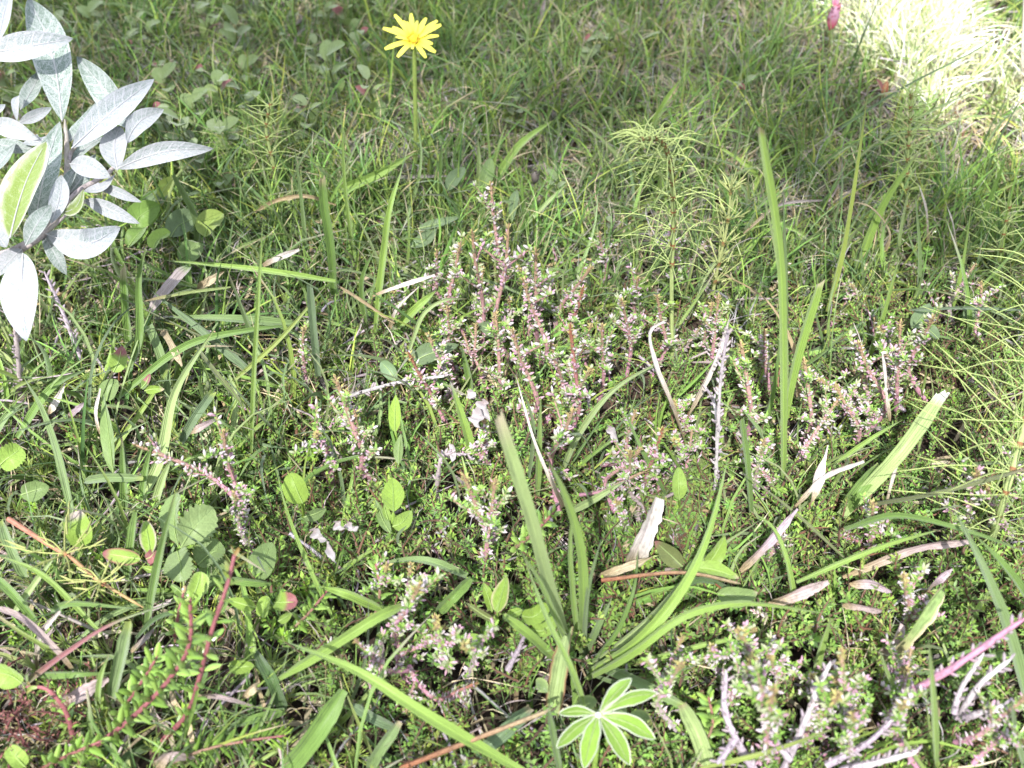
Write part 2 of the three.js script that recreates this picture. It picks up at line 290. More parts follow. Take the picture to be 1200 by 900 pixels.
scatter('meadow_grass', 'fine green grass filling the upper meadow', fineTufts, M.fine, 21000, (f, px, py, x, z) => {
  const up = 1 - smooth(230, 420, py), left = 1 - smooth(300, 460, px); const d = .10 + .35 * left + .90 * up; if (hollow(px, py) || f() > d * (1 - .85 * inTussock(px, py)) * (1 - .75 * up * smooth(.48, .70, patch(x, z)))) return null;
  return { s: rr(.55, 1.15, f) * (.75 + .35 * up), lean: .6, tint: tint(f, .38, .2), y: .002 };
}, 11);
scatter('long_grass', 'longer thin green grass bending over the meadow', longTufts, M.fine, 3800, (f, px, py) => {
  const up = 1 - smooth(250, 450, py); if (f() > .16 + .84 * up) return null; return { s: rr(.6, 1.1, f), lean: .8, tint: tint(f, .3, .15) };
}, 12);
scatter('broad_grass', 'broader soft grass blades low among the litter', broadTufts, M.blade, 2600, (f, px, py) => {
  const left = 1 - smooth(380, 520, px), mid = smooth(150, 300, py); const d = .10 + .9 * left * mid + .5 * (1 - mid) * smooth(60, 180, py); if (f() > d) return null;
  return { s: rr(.45, .95, f), lean: 1.0, tint: tint(f, .25, .1) };
}, 13);
scatter('upright_grass', 'upright yellow-green grass blades around the heather', midTufts, M.blade, 8500, (f, px, py) => {
  const lf = 1 - smooth(300, 480, px), d = (.05 + .22 * lf * smooth(200, 320, py) + .14 * (1 - smooth(250, 400, py))) * (1 - .8 * inTussock(px, py)) + .42 * near(px, py, [[480, 320, 170], [640, 270, 150], [350, 250, 150], [900, 330, 170], [1080, 300, 150], [740, 320, 130], [560, 180, 130], [250, 330, 150], [200, 420, 170], [120, 560, 160], [150, 700, 170], [420, 420, 150], [700, 200, 200], [850, 200, 150], [1000, 420, 130], [60, 430, 120], [900, 560, 100], [760, 600, 100]]); if (f() > d) return null;
  return { s: rr(.5, 1.1, f), lean: .85, tint: tint(f, .25, .12) };
}, 22);
scatter('dead_grass', 'withered pale grass matted near the soil', deadTufts, M.fine, 11000, (f, px, py, x, z) => { const up = 1 - smooth(230, 420, py); if (hollow(px, py) || f() > .25 + up * (.12 + .6 * smooth(.45, .68, patch(x, z)))) return null; return { s: rr(.5, 1.1, f), lean: 1.3, tint: tint(f, .4, .1), y: .003 + .014 * up * f() }; }, 14);

// tussock in the upper right corner, sun glare painted in as pale grass colour
const sunPaintCols = [lin(.60, .64, .34), lin(.72, .72, .52), lin(.78, .77, .68), lin(.44, .54, .20)];
const sunPaintTufts = Array.from({ length: 5 }, (_, i) => tuft(200 + i, 9, .07, .0016, .6, sunPaintCols, .5));
scatter('sun_painted_tussock', 'grass at the top right corner with full sun painted into its pale yellow colour', sunPaintTufts, M.pale, 80000, (f, px, py, x, z) => {
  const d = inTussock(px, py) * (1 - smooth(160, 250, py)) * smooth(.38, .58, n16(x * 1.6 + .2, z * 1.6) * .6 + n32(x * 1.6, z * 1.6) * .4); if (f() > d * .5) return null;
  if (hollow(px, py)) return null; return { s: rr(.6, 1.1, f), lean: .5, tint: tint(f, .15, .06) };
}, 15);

// litter: dead straws and twigs lying about
const straws = Array.from({ length: 6 }, (_, i) => { const f = rng(300 + i), L = rr(.02, .05, f); return sheet([V(-L / 2, 0, 0), V(-L / 6, rr(.001, .004, f), rr(-.004, .004, f)), V(L / 6, rr(.001, .004, f), rr(-.004, .004, f)), V(L / 2, 0, 0)], rr(.0012, .003, f), { prof: 'strap', segs: 7, cross: 2, col: [C.straw, C.straw, C.mauve, C.tan, C.grey, C.lilac][i], fold: .5, normal: V(0, 1, 0), wave: .1, seed: i }); });
scatter('straw_litter', 'dead straws and grey scraps lying between the plants', straws, M.straw, 12000, (f, px, py) => (f() < .42 * heatherAt(px, py) ? null : { s: rr(.3, 1.0, f), lean: .5, y: rr(.001, .014, f), tint: tint(f, .5, .08) }), 16);
const twigs = Array.from({ length: 4 }, (_, i) => { const f = rng(330 + i), L = rr(.025, .06, f); return tube([V(-L / 2, 0, 0), V(-L / 5, .003, rr(-.004, .004, f)), V(L / 4, .002, rr(-.006, .006, f)), V(L / 2, .004, 0)], .0008, .0004, { segs: 8, sides: 5, col: [C.grey, C.mauve, C.lilac, C.brown][i], knob: .5, seed: i }); });
scatter('twig_litter', 'thin dead twigs lying between the plants', twigs, M.stem, 2600, (f, px, py) => (f() > (.3 + .7 * smooth(280, 420, py)) * (1 - .5 * heatherAt(px, py)) ? null : { s: rr(.5, 1.1, f), lean: .7, y: rr(.003, .022, f), tint: tint(f, .4, .06) }), 17);

// heather mat: small green scale-leaved shoots
function shoot(seed, L, n, len, w, cols, tipc, bend = .3, stemCol = C.brown) {
  const f = rng(seed), g = [], a0 = f() * 6.28, top = V(Math.cos(a0) * L * bend, L, Math.sin(a0) * L * bend), c = new THREE.QuadraticBezierCurve3(V(0, 0, 0), V(0, L * .5, 0), top);
  g.push(tube([c.getPoint(0), c.getPoint(.5), c.getPoint(1)], .0006, .0003, { segs: 4, sides: 4, col: stemCol }));
  for (let i = 0; i < n; i++) { const s = .12 + .88 * (i + f() * .5) / n, p = c.getPoint(Math.min(1, s)), a = i * 1.571 + (i % 8 < 4 ? 0 : .78) + rr(-.2, .2, f), up = .45 + .75 * smooth(.75, 1, s) + rr(-.15, .2, f), k = cols[Math.floor(f() * cols.length)].clone(); if (tipc) k.lerp(tipc, smooth(.7, 1, s)); k.multiplyScalar(rr(.8, 1.2, f)); g.push(kite(p, radial(a, up), V(0, 1, 0), len * rr(.75, 1.15, f) * (1 - .35 * smooth(.85, 1, s)), w, k)); }
  return mergeGeometries(g);
}
function branched(seed, L, subs, n, len, w, cols, tipc) {
  const f = rng(seed), g = [shoot(seed, L, n, len, w, cols, tipc)];
  for (let i = 0; i < subs; i++) { const s = shoot(seed * 9 + i, L * rr(.35, .6, f), Math.round(n * .55), len, w, cols, tipc); s.rotateZ(-rr(.5, .95, f)); s.rotateY(f() * 6.28); s.translate(0, L * rr(.15, .6, f), 0); g.push(s); }
  return mergeGeometries(g);
}
const hcols = [lin(.17, .32, .045), lin(.23, .40, .06), lin(.13, .25, .045), lin(.26, .42, .08), lin(.22, .32, .11)];
const shoots = Array.from({ length: 7 }, (_, i) => branched(400 + i, .030, 3, 34, .0032, .0011, hcols, i % 2 ? C.lime : lin(.26, .33, .07)));
scatter('heather_mat', 'low mat of small bright green heather shoots', shoots, M.tiny, 22000, (f, px, py) => {
  const d = .05 + .95 * heatherAt(px, py); if (f() > d * (1 - .8 * near(px, py, gaps))) return null; return { s: rr(.6, 1.2, f) * (.85 + .25 * smooth(380, 700, py)), lean: .65, y: .004, tint: tint(f, .25, .12) };
}, 18);
// crowberry-like bright leafy shoots
const crow = Array.from({ length: 5 }, (_, i) => branched(440 + i, .022, 2, 24, .0050, .0018, [lin(.16, .30, .03), lin(.22, .37, .04), lin(.12, .22, .03)], C.lime));
scatter('crowberry_shoots', 'low glossy bright green crowberry shoots between the grass', crow, M.glossy, 5200, (f, px, py) => {
  const d = .04 + .9 * near(px, py, [[60, 540, 70], [100, 580, 60], [330, 520, 60], [110, 850, 110], [250, 870, 90], [340, 690, 70], [180, 420, 70], [60, 430, 60], [640, 860, 110], [560, 590, 60], [820, 850, 60], [420, 500, 60]]); if (f() > d) return null; return { s: rr(.6, 1.15, f), lean: .6, tint: tint(f, .2, .1), y: .004 };
}, 19);
// haircap moss stars
const stars = Array.from({ length: 4 }, (_, i) => { const f = rng(470 + i), g = []; for (let k = 0; k < 26; k++) { const up = rr(.05, 1.35, f), c = lin(.24, .32, .06).multiplyScalar(rr(.7, 1.25, f)); g.push(kite(V(0, .012 + rr(-.003, .003, f), 0), radial(k * 2.4, up), V(0, 1, 0), rr(.006, .010, f), .0006, c, C.yellow)); } g.push(tube([V(0, 0, 0), V(0, .013, 0)], .0005, .0004, { segs: 2, sides: 4, col: C.brown })); return mergeGeometries(g); });
scatter('haircap_moss', 'star shaped green moss shoots on the soil', stars, M.tiny, 9000, (f, px, py) => {
  const left = (1 - smooth(330, 520, px)) * smooth(300, 420, py); if (f() > .08 + .75 * left) return null; return { s: rr(.7, 1.25, f), lean: .5, tint: tint(f, .25, .1) };
}, 20);
// faded whitish buds of the heather fallen or still on low twigs
const lowBuds = Array.from({ length: 4 }, (_, i) => { const f = rng(500 + i), g = [tube([V(0, 0, 0), V(.002, .012, 0), V(.004, .024, .002)], .0006, .0004, { segs: 4, sides: 4, col: C.pinkstem })]; for (let k = 0; k < 12; k++) g.push(spindle(V(.003 * k / 12, .004 + .0017 * k, 0), radial(k * 2.2, rr(.3, .9, f)), rr(.003, .0042, f), .0007, lin(.22, .27, .10), lin(.40, .36, .34))); return mergeGeometries(g); });
scatter('heather_bud_twigs', 'short heather twigs with faded whitish buds in the mat', lowBuds, M.bud, 700, (f, px, py) => { if (f() > .02 + .8 * heatherAt(px, py)) return null; return { s: rr(.7, 1.15, f), lean: .7, y: .008, tint: tint(f, .25, .1) }; }, 21);

// ------------------------------------------------------------------ traced plants
let SEED = 1;
// a blade of grass as a part of its plant; width in picture units
function blade(plant, str, w, col, o = {}) {
  let pts = path(str); SEED++;
  if (pts.length === 2) { const m = pts[0].clone().lerp(pts[1], .55); m.y += (o.bow ?? .004); pts = [pts[0], m, pts[1]]; }
  const k = perPx(pts[Math.floor(pts.length / 2)]), f = rng(SEED * 3 + 1);
  const g = sheet(pts, w * k * (o.dead ? .95 : .86), { col: C[col], segs: 18, cross: 6, roll: rr(-18, 18, f), twist: rr(-30, 30, f), fold: .7, wave: .03, seed: SEED, jit: .10, vlen: 1.5, tip: o.dead ? null : o.tipc ? C[o.tipc] : f() < .6 ? (f() < .5 ? C.tan : C.yellow) : null, tipAt: .8 + .14 * f(), nib: o.dead ? .1 : .05, ...o, ...(o.base ? { base: C[o.base] } : {}), ...(o.edge ? { edge: C[o.edge] } : {}) });
  const m = mesh(o.name || 'blade', g, o.mat || (o.dead ? M.straw : M.blade), plant);
  if (plant) { g.translate(-plant.position.x, -plant.position.y, -plant.position.z); }
  return m;
}
function tuftPlant(name, label, cat, basePx, list) { const p = at(basePx[0], basePx[1], 0); p.y = bumpy(p.x, p.z); const t = thing(name, label, cat, p); for (const [s, w, c, o] of list) blade(t, s, w, c, o); return t; }
const loose = (name, label, cat, s, w, c, o = {}) => { const pts = path(s), p = pts[0].clone(); const t = thing(name, label, cat, p); blade(t, s, w, c, { dead: true, prof: 'strap', wave: .12, nib: .14, twist: 25, jit: .2, base: 'tan', baseTo: .5, ...o }).position.y = .004; return t; };

// left: broad bluish grasses
tuftPlant('grass_tuft', 'broad blue-green grass crossing over itself below the silvery willow, left side', 'grass', [165, 470], [
  ['300,440,3 240,388,5 173,337,6', 14, 'blue', { prof: 'blade' }],
  ['350,380,4 270,374,5 193,372,5', 13, 'sage'],
  ['308,425,3 293,385,5 265,312,u', 9, 'sage'],
  ['137,467,3 220,405,5 290,388,5.5 352,380,5', 11, 'green'],
  ['105,497,3 110,430,4 130,385,5 165,350,5', 6, 'blue'],
  ['152,405,2 149,360,u 147,322,u', 13, 'green', { prof: 'cut', tipc: 'straw', tipAt: .9 }],
  ['150,440,2 164,395,u1 163,330,u 172,285,u', 12, 'green'],
  ['200,470,2 190,420,4 173,377,5', 12, 'sage', { prof: 'cut' }],
  ['222,313,5 198,340,5 177,367,4', 18, 'sage', { prof: 'strap', tipc: 'mauve', tipAt: .0 }],
  ['287,477,3 250,433,4.5 217,388,5', 7, 'olive'],
]);
tuftPlant('grass_tuft', 'pale green grass with one long pointed blade rising right of the lance-shaped leaf', 'grass', [180, 570], [
  ['155,605,2 187,540,4 205,460,5.5 253,383,6', 15, 'pale', {}],
  ['213,518,3 228,490,4.5 250,458,5', 12, 'blue', { prof: 'cut' }],
  ['147,602,2 145,555,u 143,510,u', 12, 'green'],
  ['100,564,4 130,560,5 168,560,5', 12, 'sage', { prof: 'strap' }],
  ['165,600,2 170,560,u 178,520,u', 12, 'green'],
]);
tuftPlant('grass_tuft', 'sage green grass with a kinked blade at the left edge beneath the willow', 'grass', [70, 560], [
  ['86,602,2.5 70,530,4.5 52,480,5.5 25,437,5', 14, 'sage', {}],
  ['20,513,3 60,455,5 103,432,4', 12, 'green', { fold: .4 }],
  ['-10,520,3 10,485,4 30,470,4', 11, 'sage'],
]);
tuftPlant('grass_tuft', 'tall narrow upright green blade left of centre beside the horsetail', 'grass', [297, 520], [
  ['295,530,2 298,440,u 303,350,u 308,255,u-1', 8, 'fresh', {}],
  ['373,440,2 368,390,u 363,333,u', 10, 'blue', { prof: 'cut' }],
  ['273,447,3 330,395,5 382,335,6', 7, 'yellow', {}],
  ['393,330,5 293,315,5.5 190,305,6', 9, 'fresh', {}],
  ['283,417,4.5 205,380,5 128,343,6', 3, 'olive', { segs: 10 }],
]);
tuftPlant('grass_tuft', 'lush grass left of the pink heather with one wide upright blade', 'grass', [400, 380], [
  ['392,345,2 388,290,u 380,240,u 378,215,u', 12, 'green', { prof: 'cut', tipc: 'tan', tipAt: .93 }],
  ['440,390,2 450,300,u 458,240,u 472,195,u-1', 11, 'fresh', {}],
  ['390,225,4 440,205,5 488,177,6', 13, 'fresh', { roll: 20 }],
  ['467,383,3 490,360,4.5 512,340,5', 14, 'fresh', {}],
  ['480,410,3 497,367,5 520,352,5.5 549,350,5', 6, 'pale', {}],
  ['230,300,2 232,260,u 205,205,u1', 10, 'sage', { prof: 'cut' }],
  ['360,300,2 355,240,u 345,170,u', 8, 'sage', {}],
  ['415,300,2 405,220,u 400,120,u-1', 6, 'fresh', {}],
  ['430,380,2 425,330,u 440,290,u', 9, 'green', {}],
]);
tuftPlant('grass_tuft', 'broad grass blades fanned around the strawberry leaf, lower left', 'grass', [170, 740], [
  ['172,742,1 180,690,u 190,640,u 207,570,u', 14, 'green', {}],
  ['132,822,2 142,780,u 153,728,u', 19, 'sage', { prof: 'strap' }],
  ['43,790,3 85,789,4 135,788,3.5', 12, 'green', {}],
  ['115,832,2 118,795,u 128,765,u', 9, 'fresh'],
  ['60,716,3 85,707,4 160,713,4', 10, 'green'],
  ['160,748,3 190,722,4.5 245,714,4', 8, 'deep'],
  ['120,742,3 50,673,4.5 -5,650,5', 9, 'fresh', {}],
  ['30,677,3 15,645,4 2,610,4', 14, 'sage', { prof: 'strap' }],
  ['15,722,3 40,685,4 67,648,5', 10, 'pale', {}],
  ['43,727,3 20,700,4 -6,675,4', 12, 'green', { prof: 'strap' }],
  ['247,677,3.5 280,680,4 318,684,3.5', 11, 'green', { prof: 'strap' }],
  ['180,600,2 192,560,u 200,540,u', 13, 'pale', {}],
  ['150,680,2 155,640,u 160,600,u', 14, 'green', { prof: 'strap' }],
]);
tuftPlant('grass_tuft', 'pink flushed grass blade with green tip lying across the lower left', 'grass', [30, 800], [['30,800,3 80,763,4.5 133,730,5.5 213,703,5', 9, 'pinkred', { tipc: 'pale', tipAt: .6, prof: 'taper', base: 'olive' }]]);
tuftPlant('grass_tuft', 'wide bright grass at the bottom edge with one long diagonal blade', 'grass', [500, 880], [
  ['615,905,3 500,838,6 420,787,7 335,752,7', 17, 'fresh', { fold: .5, roll: 10 }],
  ['335,905,2 368,862,4 402,808,5', 27, 'green', { prof: 'strap', fold: .5 }],
  ['437,885,2 420,845,4 398,792,5', 6, 'yellow', {}],
  ['433,900,2 447,875,3 468,845,3.5', 16, 'sage', { prof: 'strap' }],
  ['413,827,3 440,842,3 465,853,2.5', 14, 'blue', { prof: 'strap' }],
]);
tuftPlant('grass_tuft', 'arching dark green grass right of the red-stemmed crowberry', 'grass', [320, 800], [
  ['333,832,2 318,795,4 300,762,3', 16, 'deep', { prof: 'strap' }],
  ['333,833,2.5 300,842,3 258,855,2', 14, 'green', {}],
  ['327,795,4 400,750,6 440,725,6.5 476,708,6', 14, 'fresh', { prof: 'strap', roll: 15 }],
  ['447,713,3.5 405,694,5 372,686,5', 15, 'fresh', {}],
  ['392,727,3 362,660,5 338,600,6 321,540,6.5', 8, 'fresh', {}],
  ['547,675,4 510,660,5 483,656,5 432,664,4', 12, 'sage', { roll: 10 }],
  ['513,717,2 530,700,3 552,678,3', 15, 'green', { prof: 'strap' }],
]);
// centre: the sedge
tuftPlant('sedge_tussock', 'wide-bladed green sedge fanning from one base in the lower middle', 'sedge', [675, 775], [
  ['682,770,1 684,700,u 680,640,u 660,575,u 642,540,u', 15, 'fresh', { fold: .5 }],
  ['668,760,1 645,690,u1 620,600,u1 585,492,u', 18, 'pale', { prof: 'cut', fold: .45, tipc: 'straw', tipAt: .9 }],
  ['650,772,2 622,745,4 590,720,5', 13, 'fresh', { prof: 'strap' }],
  ['688,835,4 668,780,6.5 640,722,8 612,648,9', 9, 'fresh', {}],
  ['647,834,3 653,800,4 661,760,4.5', 24, 'pale', { prof: 'cut', edge: 'rust', edgeAt: .99 }],
  ['690,787,1.5 752,747,5 800,688,6.5 828,630,7 853,538,7.5', 17, 'fresh', { fold: .5 }],
  ['687,795,1.5 743,763,5 800,722,6.5 863,707,6.5 978,720,5', 14, 'fresh', { fold: .5 }],
  ['683,770,1 700,735,3 718,698,4', 11, 'sage', {}],
  ['700,778,2 750,800,4 805,828,4', 15, 'sage', { prof: 'strap' }],
  ['657,905,2 650,870,u 643,832,u', 9, 'green', { prof: 'strap' }],
  ['560,885,2.5 590,860,3 622,830,3', 20, 'blue', { prof: 'strap' }],
  ['690,790,1 760,730,3 815,680,4 880,700,3.5', 13, 'deep', {}],
  ['830,897,3 818,860,4 800,826,4', 22, 'pale', { prof: 'strap' }],
  ['680,765,1 672,700,u 668,640,u 672,585,u', 9, 'fresh', {}], ['690,780,1 722,740,3 742,690,4.5 748,640,5', 8, 'green', {}], ['695,785,1 770,770,3 850,750,4 930,752,3.5', 9, 'fresh', {}], ['690,782,1 760,725,3.5 830,650,5 890,610,5.5', 9, 'pale', {}],
  ['672,770,1 640,735,3 600,705,3.5', 8, 'green', {}], ['676,775,1 650,720,u1 632,680,u1 606,640,u1', 9, 'fresh', {}], ['688,788,1 735,800,2.5 780,790,3.5 840,770,3', 8, 'sage', {}], ['684,772,1 690,690,u 705,630,u-1', 7, 'sage', {}],
]);
tuftPlant('grass_tuft', 'single pale-tipped blades standing among the central heather', 'grass', [600, 560], [
  ['557,545,2 545,500,u 527,445,u', 14, 'fresh', { tipc: 'white', tipAt: .85 }],
  ['553,458,2 547,430,u 541,405,u', 10, 'green', {}],
  ['630,580,2 632,520,u 634,462,u', 9, 'fresh', {}],
  ['655,562,2 680,507,5 720,457,7 790,415,8', 9, 'pale', { roll: -10 }],
  ['783,585,2 753,530,5 729,475,6', 7, 'green', {}],
  ['668,600,3 700,583,4.5 735,562,5', 11, 'pale', {}],
  ['620,560,3 625,500,u 615,460,u', 6, 'sage', {}],
]);
// right
tuftPlant('grass_tuft', 'tall grass with a brown cut tip standing right of the centre horsetail', 'grass', [917, 575], [
  ['918,578,1 918,440,u 914,300,u 891,150,u', 11, 'fresh', { prof: 'cut', tipc: 'brown', tipAt: .975, segs: 44, jit: .02 }],
  ['920,540,1 919,380,u 907,290,u 888,200,u', 7, 'pale', { tipc: 'rust', tipAt: .9 }],
  ['893,510,2 905,460,u 916,380,u', 8, 'green', {}],
  ['915,505,2 933,420,u 961,327,u', 13, 'fresh', { prof: 'cut', tipc: 'straw', tipAt: .93 }],
  ['903,535,2 890,505,4 868,478,5', 8, 'sage', {}],
  ['880,600,2 876,545,u 869,490,u', 8, 'green', { prof: 'cut' }],
  ['922,400,2 920,300,u 917,215,u', 5, 'sage', {}],
]);
tuftPlant('grass_tuft', 'tall yellow-green upright blades near the right of the upper meadow', 'grass', [985, 370], [
  ['968,365,1 985,300,u 1000,217,u 1018,100,u-2', 10, 'yellow', {}],
  ['1003,320,1 1035,240,u 1078,175,u', 12, 'fresh', {}],
  ['1015,425,1 1031,380,u 1055,297,u', 9, 'fresh', {}],
  ['1108,375,1 1122,330,u 1140,230,u', 10, 'fresh', {}],
  ['1075,360,1 1077,300,u 1072,225,u', 7, 'sage', {}],
  ['1048,320,1 1055,270,u 1065,220,u', 6, 'pale', {}],
  ['1140,300,1 1155,240,u 1180,180,u', 13, 'green', { roll: 30 }],
  ['1165,330,1 1172,290,u 1185,215,u', 10, 'fresh', {}],
]);
tuftPlant('grass_tuft', 'broad pale blade with torn tip lying toward the right-hand horsetail', 'grass', [985, 600], [
  ['985,603,2 1025,562,4 1057,527,5.5 1102,465,7', 20, 'pale', { prof: 'cut', fold: .4, tipc: 'white', tipAt: .95 }],
  ['988,600,2 1005,575,3.5 1030,545,4', 19, 'green', { prof: 'strap', fold: .5 }],
  ['980,542,3 1020,515,4.5 1058,492,5', 7, 'fresh', {}],
  ['933,682,3.5 1033,640,5 1110,618,5', 8, 'fresh', {}],
  ['990,655,4 930,600,5 866,551,6', 5, 'olive', {}],
  ['933,713,3 920,650,5.5 905,618,6 878,598,6', 9, 'fresh', { prof: 'taper' }],
  ['1067,363,4 1130,361,5 1205,364,6', 4, 'blue', { prof: 'strap' }],
]);
tuftPlant('grass_tuft', 'long drooping green blades at the right edge below the horsetail', 'grass', [1190, 700], [
  ['1210,850,3 1183,743,6 1153,667,8 1118,597,9', 17, 'sage', { fold: .5 }],
  ['1215,720,4 1180,668,7 1143,628,8', 13, 'green', {}],
  ['990,620,5 1050,605,7 1133,623,8 1210,650,7', 10, 'green', {}],
  ['1080,735,3 1100,735,3 1128,738,2.5', 13, 'deep', { prof: 'strap' }],
  ['1097,898,3 1094,820,u 1088,745,u', 10, 'fresh', { jit: .02 }],
  ['953,800,2 962,760,u 974,722,u', 12, 'fresh', {}],
  ['906,905,2 905,870,3 905,832,3.5', 17, 'sage', { prof: 'strap' }],
  ['820,900,4 900,880,5 1000,845,4', 8, 'yellow', {}],
  ['1200,900,3 1190,860,u 1185,820,u', 10, 'sage', {}],
  ['1060,830,3 1040,790,u 1030,760,u', 7, 'fresh', {}],
]);
tuftPlant('grass_tuft', 'thin dark grass stem slanting across the pale sunlit tussock', 'grass', [1000, 150], [['985,150,5 1060,102,7 1150,55,9 1185,28,10', 4, 'deep', { prof: 'taper', segs: 20 }]]);
tuftPlant('grass_tuft', 'thin straight dark stem rising near the pink bud', 'grass', [1000, 60], [['1000,66,4 1015,33,7 1032,-6,9', 4, 'deep', { prof: 'taper' }]]);
tuftPlant('grass_tuft', 'dark slanting stems before the sunlit grass at the right edge', 'grass', [1160, 200], [['1150,220,2 1170,165,u 1200,110,u', 5, 'deep', { prof: 'taper' }], ['1140,200,2 1160,150,u 1182,110,u', 4, 'deep', { prof: 'taper' }]]);
tuftPlant('grass_tuft', 'long pale green grass stem standing left of the tall cut blade', 'grass', [860, 200], [['855,215,2 870,130,u 878,60,u 888,-10,u', 4, 'sage', { prof: 'taper' }]]);
tuftPlant('grass_tuft', 'long dark stem lying across the right-hand horsetail', 'grass', [1020, 590], [['1015,592,4 1100,577,7 1205,549,9', 6, 'olive', { prof: 'strap' }]]);
tuftPlant('grass_tuft', 'bright upright blades left of the pale tussock in the upper meadow', 'grass', [560, 230], [
  ['580,215,2 610,170,4 650,140,5', 12, 'fresh', {}], ['510,240,2 515,200,u 518,165,u', 8, 'green', {}], ['560,230,2 562,190,u 560,160,u', 7, 'pale', {}], ['680,215,2 700,180,3 745,140,5', 5, 'olive', {}],
  ['715,120,2 727,90,u 733,70,u', 6, 'olive', { tipc: 'tan', tipAt: .5 }], ['755,170,2 780,120,u 800,90,u', 9, 'fresh', {}], ['600,280,2 640,240,4 665,215,5', 8, 'pale', {}],
  ['640,40,1 615,60,u 585,10,u', 4, 'pale', {}], ['600,100,1 592,60,u 585,20,u', 4, 'sage', {}], ['620,100,1 618,50,u 622,5,u', 4, 'pale', {}], ['608,105,1 600,70,u 602,30,u', 4, 'fresh', {}], ['575,60,1 560,35,u 542,5,u', 4, 'pale', {}],
]);

